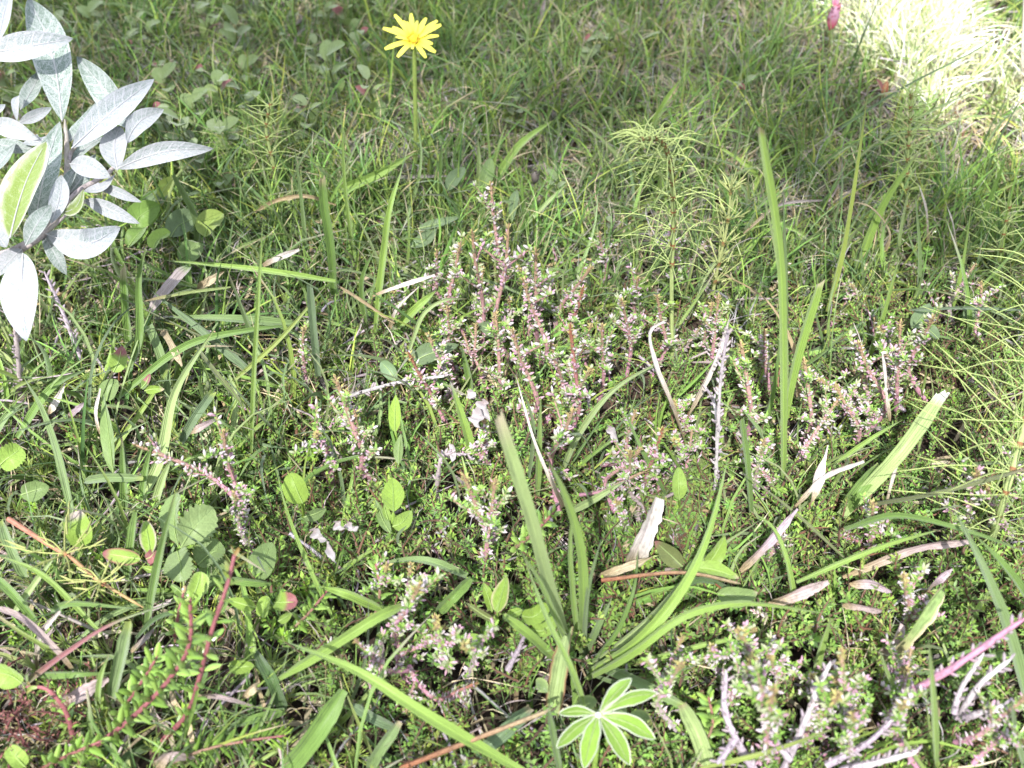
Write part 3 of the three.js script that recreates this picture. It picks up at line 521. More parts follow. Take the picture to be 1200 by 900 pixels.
// dead straws, each a thing of its own
const D = [
  ['dry_straw', 'white curved dry straw hooked at the top right of centre', '800,520,3 783,475,6 766,432,8 760,395,9 777,383,9', 6, 'white'],
  ['dry_straw', 'white straight dry straw slanting through the central heather', '660,600,3 627,527,6 604,445,8', 6, 'white', { prof: 'taper' }],
  ['dry_leaf', 'white dead blade leaning up beside the lilac twig, right of centre', '805,495,4 837,427,6 855,375,8', 9, 'white', { prof: 'lance', bow: 0 }],
  ['dry_leaf', 'papery white dead leaf with split end right of the sedge', '738,670,3 752,640,4 770,590,5', 22, 'white', { prof: 'strap', wave: .12 }],
  ['dry_leaf', 'folded whitish dead leaf under the red-brown stem', '700,682,3 730,672,4 765,658,4', 12, 'straw', { prof: 'lance' }],
  ['dry_leaf', 'pointed white dead leaf standing left of the broad torn blade', '948,598,3 955,565,4.5 968,528,5.5', 15, 'white', { prof: 'lance' }],
  ['dry_straw', 'thin white straw crossing the pointed white leaf', '930,600,4 965,565,5 1010,547,6', 6, 'white'],
  ['dry_straw', 'tan arching dry straw left of the tall cut blade', '934,470,3 928,415,6 897,360,8 842,326,8', 6, 'tan', { prof: 'taper' }],
  ['dry_straw', 'pale hooked straw behind the tall yellow-green blades', '1035,300,3 1040,280,u 1018,250,u 1000,243,u', 5, 'straw', { prof: 'taper' }],
  ['dry_straw', 'grey bent straw lying behind the tall cut blade', '870,280,4 905,250,5 925,243,5 962,241,5', 4, 'grey'],
  ['dry_leaf', 'long lilac dead blade lying under the drooping green blades', '985,682,3 1077,647,4 1135,640,5', 10, 'mauve'],
  ['dry_leaf', 'lilac striped dead blade lying right of the sedge tip', '900,714,3 935,700,4 968,686,4', 15, 'mauve'],
  ['dry_leaf', 'pale lilac dead blade leaning above the sedge fan on its right', '866,675,3 900,640,5 932,602,5.5', 10, 'lilac'],
  ['dry_leaf', 'grey-green dying blade with pinkish edge, lower right', '1038,782,3 1070,738,5 1102,692,6', 19, 'sage', { edge: 'straw', edgeAt: .99, prof: 'cut' }],
  ['dry_leaf', 'mauve crumpled dead leaf left of the dying grey-green blade', '1026,780,2.5 1040,760,3.5 1055,738,4', 20, 'mauve', { prof: 'lance', wave: .2 }],
  ['dry_leaf', 'short whitish dead blade lying above the lilac one, lower right', '992,690,4 1020,690,4.5 1042,700,4', 14, 'lilac', { prof: 'lance', wave: .15 }],
  ['dry_leaf', 'mauve dead blade pointing up right near the lower right edge', '1078,700,3 1095,685,4.5 1112,672,5', 10, 'lilac', {}],
  ['dry_straw', 'mauve straw lying level beneath the dead lilac blades', '985,715,3.5 1010,718,4 1030,722,3.5', 8, 'mauve'],
  ['dry_straw', 'pale mauve dead straw crossing under the pink flushed blade', '90,790,3 73,770,4 30,730,5 -5,717,5', 8, 'mauve'],
  ['dry_straw', 'white forked dry straw standing in the moss, lower left', '47,790,2 50,752,4 74,722,6', 6, 'white'],
  ['dry_leaf', 'crumpled mauve dead leaf below the pink flushed blade', '70,835,2 95,820,3 130,800,3', 16, 'mauve', { wave: .25 }],
  ['dry_straw', 'white dry straw at the left end of the long yellow blade', '310,318,5 330,308,5.5 352,299,6', 7, 'white'],
  ['dry_leaf', 'pinkish dry leaf scrap below the round leaves, upper left', '233,345,4 248,335,5 265,324,5', 10, 'straw', { prof: 'lance' }],
  ['dry_straw', 'pale straw lying across the broad blue-green grass', '170,360,5.5 220,350,6 272,343,6', 4, 'pale'],
  ['dry_stub', 'short pinkish broken stub lying between crossing blue-green blades', '193,393,4 203,408,4.5 216,435,4', 9, 'straw'],
  ['dry_leaf', 'mauve dead blade scrap above the lying heather sprig', '225,515,4 240,506,4.5 260,495,4', 9, 'mauve', { prof: 'lance' }],
  ['dry_leaf', 'white dead leaf scrap in the moss at the left side', '60,492,3.5 68,478,4 79,455,4.5', 9, 'white', { prof: 'lance' }],
  ['dry_leaf', 'small lilac dead scrap right of the white one at left', '83,498,3.5 92,488,4 104,476,4.5', 9, 'lilac', { prof: 'lance' }],
  ['dry_straw', 'thin white straw beside the lance-shaped leaf', '120,515,4 115,490,5 120,462,6', 4, 'white'],
  ['dry_straw', 'white short dry blade above the arching central grass', '458,390,3 468,365,5 492,342,6', 6, 'white', { prof: 'taper' }],
  ['dry_straw', 'white thin straw above the short dry blade', '438,354,5 470,342,6 510,329,6', 5, 'white'],
  ['dry_straw', 'thin tan straw slanting down left of centre', '400,343,5 430,362,5 463,385,4', 4, 'tan'],
  ['dry_straw', 'reddish brown dead stem running through the bottom of the picture', '470,900,3 567,862,5 645,832,6', 7, 'rust', { mat: 'tube' }],
  ['dry_straw', 'orange-brown stem lying over the folded white leaf', '705,680,5 800,671,6 868,684,5', 5, 'rust', { mat: 'tube' }],
  ['dry_leaf', 'curled brown dead leaf on the soil at the bottom edge', '185,905,2 205,888,3.5 240,895,2', 14, 'mauve', { wave: .2 }],
  ['dry_leaf', 'pale split scrap on dark soil right of the red stem', '285,825,3 298,812,3.5 308,806,3', 12, 'straw', { prof: 'lance' }],
  ['dry_straw', 'mauve curved dead stem right of the red crowberry stem', '232,822,3 260,822,4 298,832,3', 6, 'mauve'],
  ['dry_straw', 'short grey broken twig left of the crowberry shoots', '157,770,4 170,757,4.5 183,743,5', 6, 'grey'],
  ['dry_straw', 'pale dry straw leaning left behind the yellow flower', '402,175,3 430,115,u 462,65,u', 4, 'pale', { prof: 'taper' }],
  ['dry_straw', 'white vertical straw at the far right top edge', '1196,110,2 1195,60,u 1197,-10,u', 5, 'white', {}],
  ['dry_straw', 'pale upright straw left of the drooping blades, right side', '1085,290,2 1082,250,u 1070,210,u', 5, 'white', { prof: 'taper' }],
  ['dry_straw', 'second pale upright straw standing close by its right', '1118,300,2 1114,270,u 1106,243,u', 4, 'white', { prof: 'taper' }],
  ['dry_straw', 'white thin straw upright in the right heather', '1040,500,3 1035,465,u 1031,420,u', 5, 'white'],
  ['dry_straw', 'white sharp straw left of the lilac-red twig, right heather', '1012,452,3 1008,415,u 998,385,u', 5, 'white', { prof: 'taper' }],
  ['dry_straw', 'pale slanting straw in the heather below the white straw', '1035,600,3 1045,560,4 1068,500,6', 4, 'white'],
  ['dry_straw', 'looped brown straw among leaves left of the upper meadow', '300,255,3 330,240,5 360,236,5 395,246,4', 5, 'tan'],
  ['dry_straw', 'grey dry straw lying level below the yellow flower', '425,218,2 470,214,3 525,212,3', 4, 'grey'],
  ['dry_straw', 'mauve curled straw in the upper meadow right of the flower tuft', '630,45,2 635,20,3 640,0,4', 4, 'mauve'],
];
for (const [n, l, s, w, c, o = {}] of D) {
  if (o.mat === 'tube') { const pts = path(s), t = thing(n === 'dry_straw' ? 'dead_stem' : n, l, 'dead stem', pts[0].clone()); const k = perPx(pts[1]); const g = tube(pts, w * k * .5, w * k * .35, { segs: 18, col: C[c], tip: C.tan, knob: .15, seed: SEED++ }); g.translate(-pts[0].x, -pts[0].y, -pts[0].z); mesh('stem', g, M.stem, t); continue; }
  loose(n, l, n === 'dry_leaf' ? 'dead leaf' : 'dry straw', s, w, c, o);
}

// woody twigs with short stubs of fallen leaves
function twig(name, label, strs, w, col, o = {}) {
  const p0 = path(strs[0])[0], t = thing(name, label, 'twig', p0.clone()); let sd = SEED++;
  for (const s of strs) {
    const pts = path(s), k = perPx(pts[0]), c = curveOf(pts), L = c.getLength(), f = rng(sd++ * 7), parts = [tube(pts, w * k * .5, w * k * .28, { segs: 18, sides: 7, col: C[col], tip: o.tip ? C[o.tip] : null, knob: .35, seed: sd })];
    const n = Math.round(L / .0022);
    for (let i = 0; i < n; i++) { const q = c.getPoint((i + .5) / n), T = c.getTangent((i + .5) / n), d = V(rr(-1, 1, f), rr(-.6, 1, f), rr(-1, 1, f)); d.addScaledVector(T, -d.dot(T)).normalize().addScaledVector(T, .9); parts.push(spindle(q.addScaledVector(d, w * k * .2), d, rr(.0024, .0044, f), .0007, C[col], C.mauve.clone().lerp(C.lilac, f()), 4)); }
    const g = mergeGeometries(parts); g.translate(-p0.x, -p0.y, -p0.z); mesh('branch', g, M.stem, t);
  }
  return t;
}
twig('heather_twig', 'lilac-white bare heather twig standing beside the white dead blade', ['838,592,1 840,527,u 845,440,u 853,385,u', '842,500,5 836,470,6 828,455,7'], 5, 'white', { tip: 'lilac' });
twig('heather_twig', 'lilac-white stubby twig rising from the bottom edge right of the palmate leaf', ['884,902,3 862,865,5 849,830,6 851,785,7', '862,865,5 852,880,5 840,895,5'], 10, 'lilac');
twig('heather_twig', 'white stubby twig with pink base at the bottom right of the sedge', ['918,902,3 943,847,5 957,810,6 974,775,7', '925,890,4 910,870,5 905,860,6'], 9, 'lilac', { tip: 'white' });
twig('heather_twig', 'long pink heather stem running to the right edge, lower right', ['1040,845,4 1067,813,6 1120,780,8 1205,722,10'], 10, 'pinkstem');
twig('heather_twig', 'forked lilac twig below the long pink stem', ['1120,840,4 1127,833,5 1150,800,7 1185,772,8', '1118,835,5 1125,810,6 1153,765,8', '1130,842,5 1150,835,6 1178,826,7'], 8, 'lilac', { tip: 'white' });
twig('heather_twig', 'lilac stubby twig continuing from the long pink stem toward the bottom', ['968,897,4 1017,870,5 1047,842,6'], 9, 'lilac');
twig('heather_twig', 'pale lilac twig lying along the bottom edge at right', ['985,903,4 1030,893,5 1076,880,6'], 10, 'lilac', { tip: 'white' });
twig('heather_twig', 'brown-grey twig lying left of the central heather with bleached end', ['398,468,3 440,455,4 473,447,5 527,440,5'], 5, 'grey', { tip: 'white' });
twig('heather_twig', 'mauve bare twig hanging beneath the silvery willow leaf', ['95,422,2 75,370,4 52,318,6'], 6, 'lilac');
twig('heather_twig', 'thick grey-green stalk under the lowest willow leaf', ['22,465,2 22,430,u 17,380,u'], 7, 'mauve');
twig('heather_twig', 'fine bent grey twig left of the sedge', ['512,568,3 518,535,5 522,533,5 550,532,5'], 5, 'mauve');
twig('heather_twig', 'dark lilac twig on dark soil left of the sedge base', ['595,785,2 608,760,3 617,740,4'], 7, 'lilac');

// ------------------------------------------------------------------ heather sprigs
function sprigProto(seed, kind) {                            // along +y, 6 cm long
  const f = rng(seed), L = .06, a = f() * 6.28, b = rr(.003, .013, f), c = new THREE.CatmullRomCurve3([V(0, 0, 0), V(Math.cos(a) * b, L * .35, Math.sin(a) * b), V(Math.cos(a) * b * .5, L * .7, Math.sin(a) * b * .3), V(0, L, 0)]);
  const g = new THREE.Group(), fol = [], bud = [];
  const sc = kind === 'old' ? C.lilac : C.pinkstem, tipS = kind === 'red' ? C.rust : lin(.36, .24, .14);
  mesh('stem', tube(c.getPoints(6), .00135, .0007, { segs: 14, sides: 6, col: sc, tip: tipS, knob: .25, seed }), M.stem, g);
  const whorl = (p, T, s, k) => {
    for (let i = 0; i < 4; i++) {
      const t = i * 1.571 + k * .8 + rr(-.3, .3, f), d = radial(t, rr(.25, .75, f));
      const isBud = f() < (s < .84 ? .42 : .08);
      if (isBud) { const col = f() < .45 ? lin(.48, .41, .43) : f() < .55 ? lin(.44, .26, .33) : lin(.31, .34, .20); for (let q = 0; q < (f() < .5 ? 2 : 1); q++) bud.push(spindle(p.clone(), d.clone().add(V(rr(-.4, .4, f), rr(-.1, .4, f), rr(-.4, .4, f))), rr(.0026, .0042, f), rr(.0005, .00075, f), lin(.27, .30, .12), col, 5)); } else fol.push(kite(p, d, V(0, 1, 0), rr(.0022, .0036, f), .0011, (s > .85 ? lin(.34, .30, .10) : hcols[Math.floor(f() * 4)]).clone().multiplyScalar(rr(.8, 1.3, f))));
    }
    for (let i = 0; i < 3; i++) fol.push(kite(p, radial(f() * 6.28, rr(.3, 1, f)), V(0, 1, 0), rr(.0016, .0028, f), .0010, (s > .85 ? lin(.36, .27, .12) : hcols[Math.floor(f() * 5)]).clone().multiplyScalar(rr(.8, 1.3, f))));
  };
  for (let k = 0; k < 24; k++) { const s = .06 + .94 * k / 24; whorl(c.getPoint(s), c.getTangent(s), s, k); }
  const ns = 3 + Math.floor(f() * 4);
  for (let i = 0; i < ns; i++) {                             // short side shoots
    const s0 = rr(.15, .75, f), p = c.getPoint(s0), l = rr(.008, .018, f), d = radial(f() * 6.28, rr(.6, 1.1, f)), e = p.clone().addScaledVector(d, l);
    mesh('side_shoot', tube([p, e], .0006, .0004, { segs: 3, sides: 5, col: sc, tip: tipS }), M.stem, g);
    for (let k = 0; k < 7; k++) whorl(p.clone().lerp(e, (k + .6) / 7), d, .3 + .5 * k / 7, k);
  }
  mesh('foliage', mergeGeometries(fol), M.tiny, g, 'stuff'); mesh('flower_buds', mergeGeometries(bud), M.bud, g, 'stuff');
  return g;
}
const sprigs = { pink: [1, 2, 3, 4, 5].map((i) => sprigProto(600 + i, 'pink')), red: [1, 2].map((i) => sprigProto(620 + i, 'red')), old: [1, 2].map((i) => sprigProto(640 + i, 'old')) };
let sprigN = 0;
function sprig(label, str, kind = 'pink', group) {
  const pts = path(str), list = sprigs[kind], f = rng(sprigN * 17 + 3), g = list[sprigN++ % list.length].clone();
  const d = pts[pts.length - 1].clone().sub(pts[0]), L = d.length();
  g.name = numbered('heather_sprig'); g.position.copy(pts[0]);
  g.quaternion.setFromUnitVectors(V(0, 1, 0), d.normalize()).multiply(new THREE.Quaternion().setFromAxisAngle(V(0, 1, 0), f() * 6.28));
  { const wd = Math.min(1.1, .58 + L / .06 * .42); g.scale.set(wd, L / .06, wd); }
  tag(g, label, 'heather', group); scene.add(g); return g;
}
const S = [
  ['tallest heather sprig, its tip nearest the top of the picture', '588,330,1 580,270,u 575,212,u'],
  ['heather sprig just right of the tallest one', '605,430,1 602,350,u 596,262,u'],
  ['leftmost upright sprig of the central heather clump', '530,365,1 522,330,u 512,292,u'],
  ['long heather sprig second from the left in the central clump', '562,430,1 558,360,u 553,268,u'],
  ['heather sprig with whitish buds leaning over the broad sage leaf', '536,440,1 532,400,u 524,358,u'],
  ['reddish heather sprig leaning left beside the twig', '530,515,1 510,470,u 478,412,u', 'red'],
  ['heather sprig in the middle of the central clump with dense pink buds', '604,510,1 602,450,u 600,385,u'],
  ['slender heather sprig right of the pink middle one', '632,420,1 628,360,u 628,290,u'],
  ['yellow-tipped heather sprig leaning right in the central clump', '650,400,1 662,360,u 694,312,u'],
  ['heather sprig with reddish tip in the right half of the central clump', '660,525,1 665,460,u 668,380,u', 'red'],
  ['heather sprig beside the white straight straw', '637,500,1 638,450,u 645,400,u'],
  ['short heather sprig at the right rim of the central clump', '655,600,1 663,550,u 672,480,u'],
  ['heather sprig with green tip right of centre, left of the hooked straw', '732,450,1 735,400,u 728,350,u'],
  ['heather sprig behind the hooked white straw', '765,440,1 762,400,u 770,345,u'],
  ['small heather sprig in the upper meadow edge left of the horsetail', '706,340,1 705,310,u 702,272,u'],
  ['leaning heather sprig below the arching pale blade', '705,545,2 725,520,4 745,480,6'],
  ['heather sprig with pink stems left of the hooked straw base', '720,600,2 735,560,4 752,525,6'],
  ['heather sprig lying right across the lower central mat', '680,580,3 720,565,4.5 760,550,5'],
  ['bushy heather sprig with whitish buds left of the small plant with a bright leaf', '418,570,1 410,510,u 392,440,u'],
  ['second bushy heather sprig right of that with whitish buds', '440,570,1 430,530,u 415,480,u'],
  ['pink heather sprig lying to the left above the strawberry leaf', '285,592,4 225,570,5.5 155,520,7'],
  ['upright pale heather sprig behind the lying pink one', '290,615,2 275,570,u 262,505,u'],
  ['heather sprig with faded buds above the red crowberry stem', '300,650,2 283,620,u 275,575,u', 'old'],
  ['forked heather sprig just left of the sedge, taller branch', '562,668,1 558,620,u 543,555,u'],
  ['forked heather sprig just left of the sedge, right branch', '568,668,1 575,620,u 580,560,u'],
  ['whitish heather sprig standing up in the lower middle', '480,800,1 490,740,u 492,685,u'],
  ['heather sprig leaning right in the lower middle', '478,800,1 498,770,u 522,735,u'],
  ['pink heather sprig leaning left in the lower middle', '478,785,3 450,765,4.5 412,745,6'],
  ['low heather sprig lying right in the lower middle', '485,795,3 520,795,3.5 560,800,4', 'red'],
  ['pale heather sprig hanging down at the bottom of the lower middle clump', '480,780,3 478,810,3.5 476,835,3'],
  ['thin heather sprig between the tallest one and the leftmost one', '552,400,1 545,340,u 540,285,u'],
  ['heather sprig close behind the slender one, tip leaning left', '622,440,1 618,380,u 612,325,u'],
  ['heather sprig half hidden behind the yellow-tipped one', '688,430,1 690,380,u 684,335,u', 'red'],
  ['low front heather sprig of the central clump above the white straight straw', '590,470,1 588,420,u 580,365,u'],
  ['heather sprig standing alone left of the long arching pale blade', '700,480,1 702,430,u 706,380,u'],
  ['heather sprig with pale buds left of the papery white petals', '512,480,1 508,430,u 500,390,u', 'old'],
  ['far small heather sprig under the nodding horsetail', '750,400,1 752,365,u 748,325,u'],
  ['pinkish heather sprig between the two upright cut blades', '905,470,1 902,430,u 896,385,u'],
  ['heather sprig with white buds beside the lilac-white bare twig', '870,520,1 872,470,u 868,400,u'],
  ['heather sprig left of the white dead blade right of centre', '832,430,1 838,395,u 842,345,u'],
  ['pink branching heather sprig in the right-hand mat, leaning right', '935,540,2 955,510,u 985,465,u'],
  ['dark pink heather sprig in the right-hand mat, upright', '1012,510,1 1010,460,u 1005,400,u'],
  ['heather sprig with a pale straw beside it in the right-hand mat', '1000,530,1 990,490,u 978,450,u'],
  ['heather sprig left of the broad torn blade', '940,520,1 944,470,u 942,420,u'],
  ['pale heather sprig behind the right-hand mat near the tall blades', '1050,480,1 1050,430,u 1055,375,u'],
  ['far right heather sprig beside the horsetail branches', '1085,470,1 1090,420,u 1095,370,u'],
  ['heather sprig near the right edge above the horsetail', '1150,400,1 1152,370,u 1150,330,u'],
  ['heather sprig with whitish buds at the bottom right above the lilac twig', '985,850,2 990,810,u 985,760,u', 'old'],
  ['heather sprig with large whitish buds under the long pink stem', '1045,840,3 1060,800,5 1068,760,6', 'old'],
  ['pink heather sprig at the right edge near the bottom', '1120,870,4 1160,845,6 1205,815,8'],
  ['low pink heather sprig in the bottom right corner', '1140,895,4 1170,880,5.5 1205,870,7'],
  ['heather sprig with pale buds right of the palmate leaf', '800,860,2 808,820,u 800,775,u', 'old'],
  ['heather sprig with pinkish buds behind the palmate leaf', '770,800,2 785,770,u 800,745,u'],
  ['heather sprig with whitish buds lower right beside the dying blade', '890,800,2 892,770,u 885,735,u', 'old'],
  ['faded heather sprig between lilac twigs at the bottom', '1010,905,3 1010,870,u 1000,835,u', 'old'],
  ['heather sprig standing in front of the vertical pale blade, bottom right', '1075,900,3 1070,860,u 1060,825,u'],
];
for (const s of S) sprig(...s);
{ // the many short sprigs between them
  const f = rng(777);
  for (let i = 0, n = 0; n < 62 && i < 1500; i++) {
    const px = rr(-20, 1220, f), py = rr(330, 900, f); if (f() > heatherAt(px, py) * (px > 480 ? 1 : .6) || near(px, py, [[655, 700, 120], [790, 720, 110], [710, 860, 100], [350, 600, 50], [465, 620, 60], [215, 660, 80], [240, 780, 110], [960, 600, 70]]) > .1) continue;
    const L = rr(15, 62, f), dx = rr(-32, 32, f); n++;
    const upper = py < 600;
    sprig(upper ? 'short heather sprig among others in the middle and right mat' : 'short heather sprig among others in the lower mat', `${px | 0},${py | 0},1 ${(px + dx) | 0},${(py - L - 20) | 0},u${(rr(-2.2, 2.2, f)).toFixed(1)}`, f() < .4 ? 'old' : f() < .15 ? 'red' : 'pink', upper ? 'short heather sprigs of the middle and right mat' : 'short heather sprigs of the lower mat');
  }
}

// ------------------------------------------------------------------ horsetails
function horsetail(label, stemStr, o = {}) {
  const pts = path(stemStr), p0 = pts[0].clone(), c = curveOf(pts), L = c.getLength(), f = rng(SEED++ * 13), t = thing('horsetail', label, 'horsetail', p0);
  const sub = (g) => g.translate(-p0.x, -p0.y, -p0.z), col = o.col || C.horse;
  mesh('stem', sub(tube(c.getPoints(12), o.r || .0012, .0006, { segs: 24, sides: 8, col: col.clone().multiplyScalar(.85), seed: SEED })), M.stem, t);
  const nodes = o.nodes || 9;
  for (let k = 0; k < nodes; k++) {
    const s = (o.from ?? .2) + (1 - (o.from ?? .2)) * (k / (nodes - .4)), p = c.getPoint(Math.min(1, s)), T = c.getTangent(Math.min(1, s));
    mesh('sheath', sub(tube([p.clone().addScaledVector(T, -.0015), p.clone().addScaledVector(T, .0022)], .0015 * (1 - s * .4), .0017 * (1 - s * .4), { segs: 3, sides: 8, col: lin(.22, .24, .07), tip: C.rust, cap: false })), M.stem, t);
    const n = o.per || 9, len = (o.len || .04) * (1 - .55 * Math.pow(s, 2)) * (s < .3 ? .8 : 1);
    for (let i = 0; i < n; i++) {
      const a = (i + f() * .5) / n * 6.2832 + k, up = (o.up ?? .35) + rr(-.25, .3, f), l = len * rr(.75, 1.15, f), d = radial(a, up); if (o.bias) d.addScaledVector(o.bias, rr(.2, .8, f)).normalize();
      const e1 = p.clone().addScaledVector(d, l * .5).add(V(rr(-.06, .06, f) * l, l * (o.arch ?? .05), rr(-.06, .06, f) * l)), e2 = p.clone().addScaledVector(d, l).add(V(rr(-.003, .003, f), l * (o.curl ?? .12) * rr(-.5, 1.2, f), rr(-.003, .003, f)));
      const cc = col.clone().multiplyScalar(rr(.85, 1.15, f));
      const seg = [tube([p, e1, e2], o.br || .00045, (o.br || .00045) * .6, { segs: 9, sides: 4, col: cc, tip: cc.clone().lerp(C.yellow, .3) })];
      if (o.fork) for (let b = 0; b < o.fork; b++) { const q = p.clone().lerp(e2, .35 + .25 * b), dd = d.clone().add(V(rr(-.7, .7, f), rr(0, .6, f), rr(-.7, .7, f))).normalize(); seg.push(tube([q, q.clone().addScaledVector(dd, l * .4)], .00055, .0004, { segs: 4, sides: 4, col: cc })); }
      mesh('branch', sub(mergeGeometries(seg)), M.stem, t);
    }
  }
  return t;
}
horsetail('tall yellow-green horsetail with nodding tip right of the centre heather', '788,430,1 787,330,u 789,255,u 786,195,u1 775,166,u2 748,163,u4', { nodes: 14, per: 8, len: .030, up: .15, curl: -.35, arch: .14, br: .00036, bias: V(-.85, 0, .15), from: .25 });
horsetail('pale small horsetail with upswept branches right of the nodding one', '835,345,1 842,310,u 852,265,u 858,205,u', { nodes: 5, per: 7, len: .026, up: .85, fork: 1, from: .15, col: lin(.46, .50, .20) });
horsetail('large horsetail leaning in from the right edge with long level branches', '1160,640,2 1178,580,7 1200,500,9 1212,400,10 1225,300,11', { nodes: 11, per: 9, len: .060, up: .2, bias: V(-.35, .05, .2), from: .08, r: .0018, br: .00034, arch: .08 });
horsetail('soft green horsetail in shade below the sunlit tussock', '1062,260,1 1063,200,u 1066,150,u 1068,105,u', { nodes: 9, per: 10, len: .025, up: .35, from: .1, br: .0004 });
horsetail('small horsetail with dried curled tip in the upper left meadow', '330,250,1 322,200,u 312,150,u 318,118,u', { nodes: 6, per: 8, len: .022, up: .3, from: .35, br: .0004 });
horsetail('horsetail with fine drooping branches at the right edge of the sunlit grass', '1170,330,1 1175,280,u 1185,235,u', { nodes: 5, per: 8, len: .03, up: .25, from: .2, br: .0004 });
{ // fallen stem with two whorls
  const t = horsetail('fallen pink-stemmed horsetail with two pale whorls, lower left', '10,608,5 55,637,5 85,655,5 112,678,5 168,712,4', { nodes: 2, per: 7, len: .024, up: .3, from: .42, fork: 2, col: lin(.40, .42, .15) });
  t.children[0].material = M.stem; const col = t.children[0].geometry.attributes.color; for (let i = 0; i < col.count; i++) col.setXYZ(i, .42, .17 + .12 * (i / col.count), .12);
}

// ------------------------------------------------------------------ the silvery willow
{
  const p0 = at(-30, 330, 9), t = thing('willow_branch', 'silvery white felted willow branch reaching in at the upper left', 'willow', p0.clone()), sub = (g) => g.translate(-p0.x, -p0.y, -p0.z);
  const st = (s, w0, w1, name = 'stem') => { const pts = path(s), k = perPx(pts[0]); mesh(name, sub(tube(pts, w0 * k / 2, w1 * k / 2, { segs: 20, sides: 8, col: lin(.50, .42, .44), tip: lin(.45, .40, .34), knob: .12, seed: SEED++ })), M.stem, t); };
  st('-40,318,11 -8,303,11.5 22,292,12 52,272,12.5 72,240,12.5 79,195,12.5 76,140,12.5', 14, 6);
  st('52,272,12.3 90,225,12.4 128,202,12.5 146,172,12.8 152,158,13', 7, 4, 'twig');
  st('80,190,12.5 84,178,12.6 90,170,13', 5, 4, 'twig'); st('-20,215,12 0,180,12.4 18,150,12.6', 7, 4, 'twig'); st('60,268,12.4 80,250,12.4 100,235,12.5', 4, 3, 'twig');
  const wl = (s, w, o = {}) => {
    const pts = path(s), f = rng(SEED++ * 5), k = perPx(pts[Math.floor(pts.length / 2)]), opt = { prof: 'wil', segs: 22, cross: 8, fold: .14, cup: .2, roll: o.roll ?? rr(-20, 20, f), twist: rr(-12, 12, f), col: o.c && o.c.r < .53 ? lin(.55, .56, .55) : o.c && !o.green ? lin(.52, .51, .53) : o.c || lin(.54, .54, .56), jit: .04, wave: .02, seed: SEED };
    if (pts.length === 2) { const m = pts[0].clone().lerp(pts[1], .5); m.y += o.bow ?? .004; pts.splice(1, 0, m); }
    const lf = mesh('leaf', sub(sheet(pts, w * k * .9, opt)), o.green ? M.greenwool : o.c && o.c.r < .53 ? M.speck : M.wool, t);
    const c = curveOf(pts), off = V(0, .0003, .0002); mesh('midrib', sub(tube([0, .3, .6, .92].map((q) => c.getPoint(q).add(off)), w * k * .017, w * k * .007, { segs: 14, sides: 6, col: lin(.54, .53, .53) })), M.bud, lf);
    if (o.label) lf.userData.label = o.label;
  };
  wl('-3,52,14 4,20,14.5 14,-22,15', 26); wl('73,142,12.6 66,85,12.8 52,35,13.2 33,-2,13.5', 44, { c: lin(.5, .52, .52), roll: 12 });
  wl('-22,64,14.4 30,55,14.8 86,45,14.6', 34, { roll: 18 }); wl('24,129,12.3 36,108,12.4 50,80,12.5', 20, { c: lin(.5, .52, .51) }); wl('20,142,12.6 22,112,12.8', 9); wl('22,144,12.8 40,136,13 61,126,13', 14, { roll: 30 });
  wl('-14,146,13.2 15,150,13.5 46,163,13.4', 24, { roll: 25 }); wl('156,152,12.6 128,112,12.8 90,66,13', 36, { c: lin(.5, .52, .53), roll: -25 }); wl('84,174,13.6 130,132,14 181,92,14', 34, { roll: 22 });
  wl('148,168,13 164,142,13.2 192,128,13.3', 24, { roll: 35 }); wl('138,200,12.6 134,172,12.9 140,148,13', 32, { c: lin(.56, .53, .60) }); wl('137,198,13 190,178,13.6 251,174,13.4', 25, { roll: 26 });
  wl('40,270,12.8 52,205,13.2 70,142,13.8', 35, { c: lin(.5, .51, .5), roll: 15 }); wl('12,279,13.6 28,220,14.2 54,166,14.6', 50, { green: true, c: lin(.62, .64, .55), roll: -8, label: 'yellow-green upper leaf with white felted rim' });
  wl('-12,168,12.6 14,172,12.8 42,176,12.8', 18, { c: lin(.44, .42, .48) }); wl('64,248,12.4 76,222,12.6 90,194,12.8', 28, { c: lin(.5, .47, .52), roll: -20 }); wl('82,192,13.2 105,196,13.6 130,208,13.3', 25, { roll: 15 });
  wl('136,204,12.9 120,220,13 98,224,12.8', 18, { roll: 30, c: lin(.55, .55, .48) }); wl('112,216,12.6 140,226,12.8 166,237,12.6', 13, { roll: 20 }); wl('74,249,13 88,244,13.4 98,222,13.4', 17, { green: true, c: lin(.6, .62, .5), label: 'small curled leaf showing its green side' });
  wl('98,234,12.2 130,246,12.5 164,262,12.2', 19, { roll: 18 }); wl('54,274,12.6 100,286,12.6 141,266,12.2', 36, { roll: 20 }); wl('27,297,12.6 26,345,12.2 31,400,11.2', 47, { roll: 0, label: 'large white leaf hanging lowest with raised veins' });
  wl('26,292,12.2 12,305,12 -6,326,11.6', 24, { c: lin(.55, .52, .58) }); wl('-12,206,12.8 2,190,13 18,168,13', 28, { c: lin(.5, .48, .55) }); wl('-14,136,13 -4,130,13 6,122,13', 14); wl('14,278,12.7 -4,262,13 -20,240,13.2', 30); wl('72,238,12.2 92,214,12.4 112,180,12.3', 26, { c: lin(.5, .5, .5) }); wl('78,200,12.3 98,176,12.4 122,160,12.2', 24, { c: lin(.5, .5, .5), roll: -20 }); wl('60,262,13 70,232,13.5 72,205,13.9', 22, { roll: 15 });
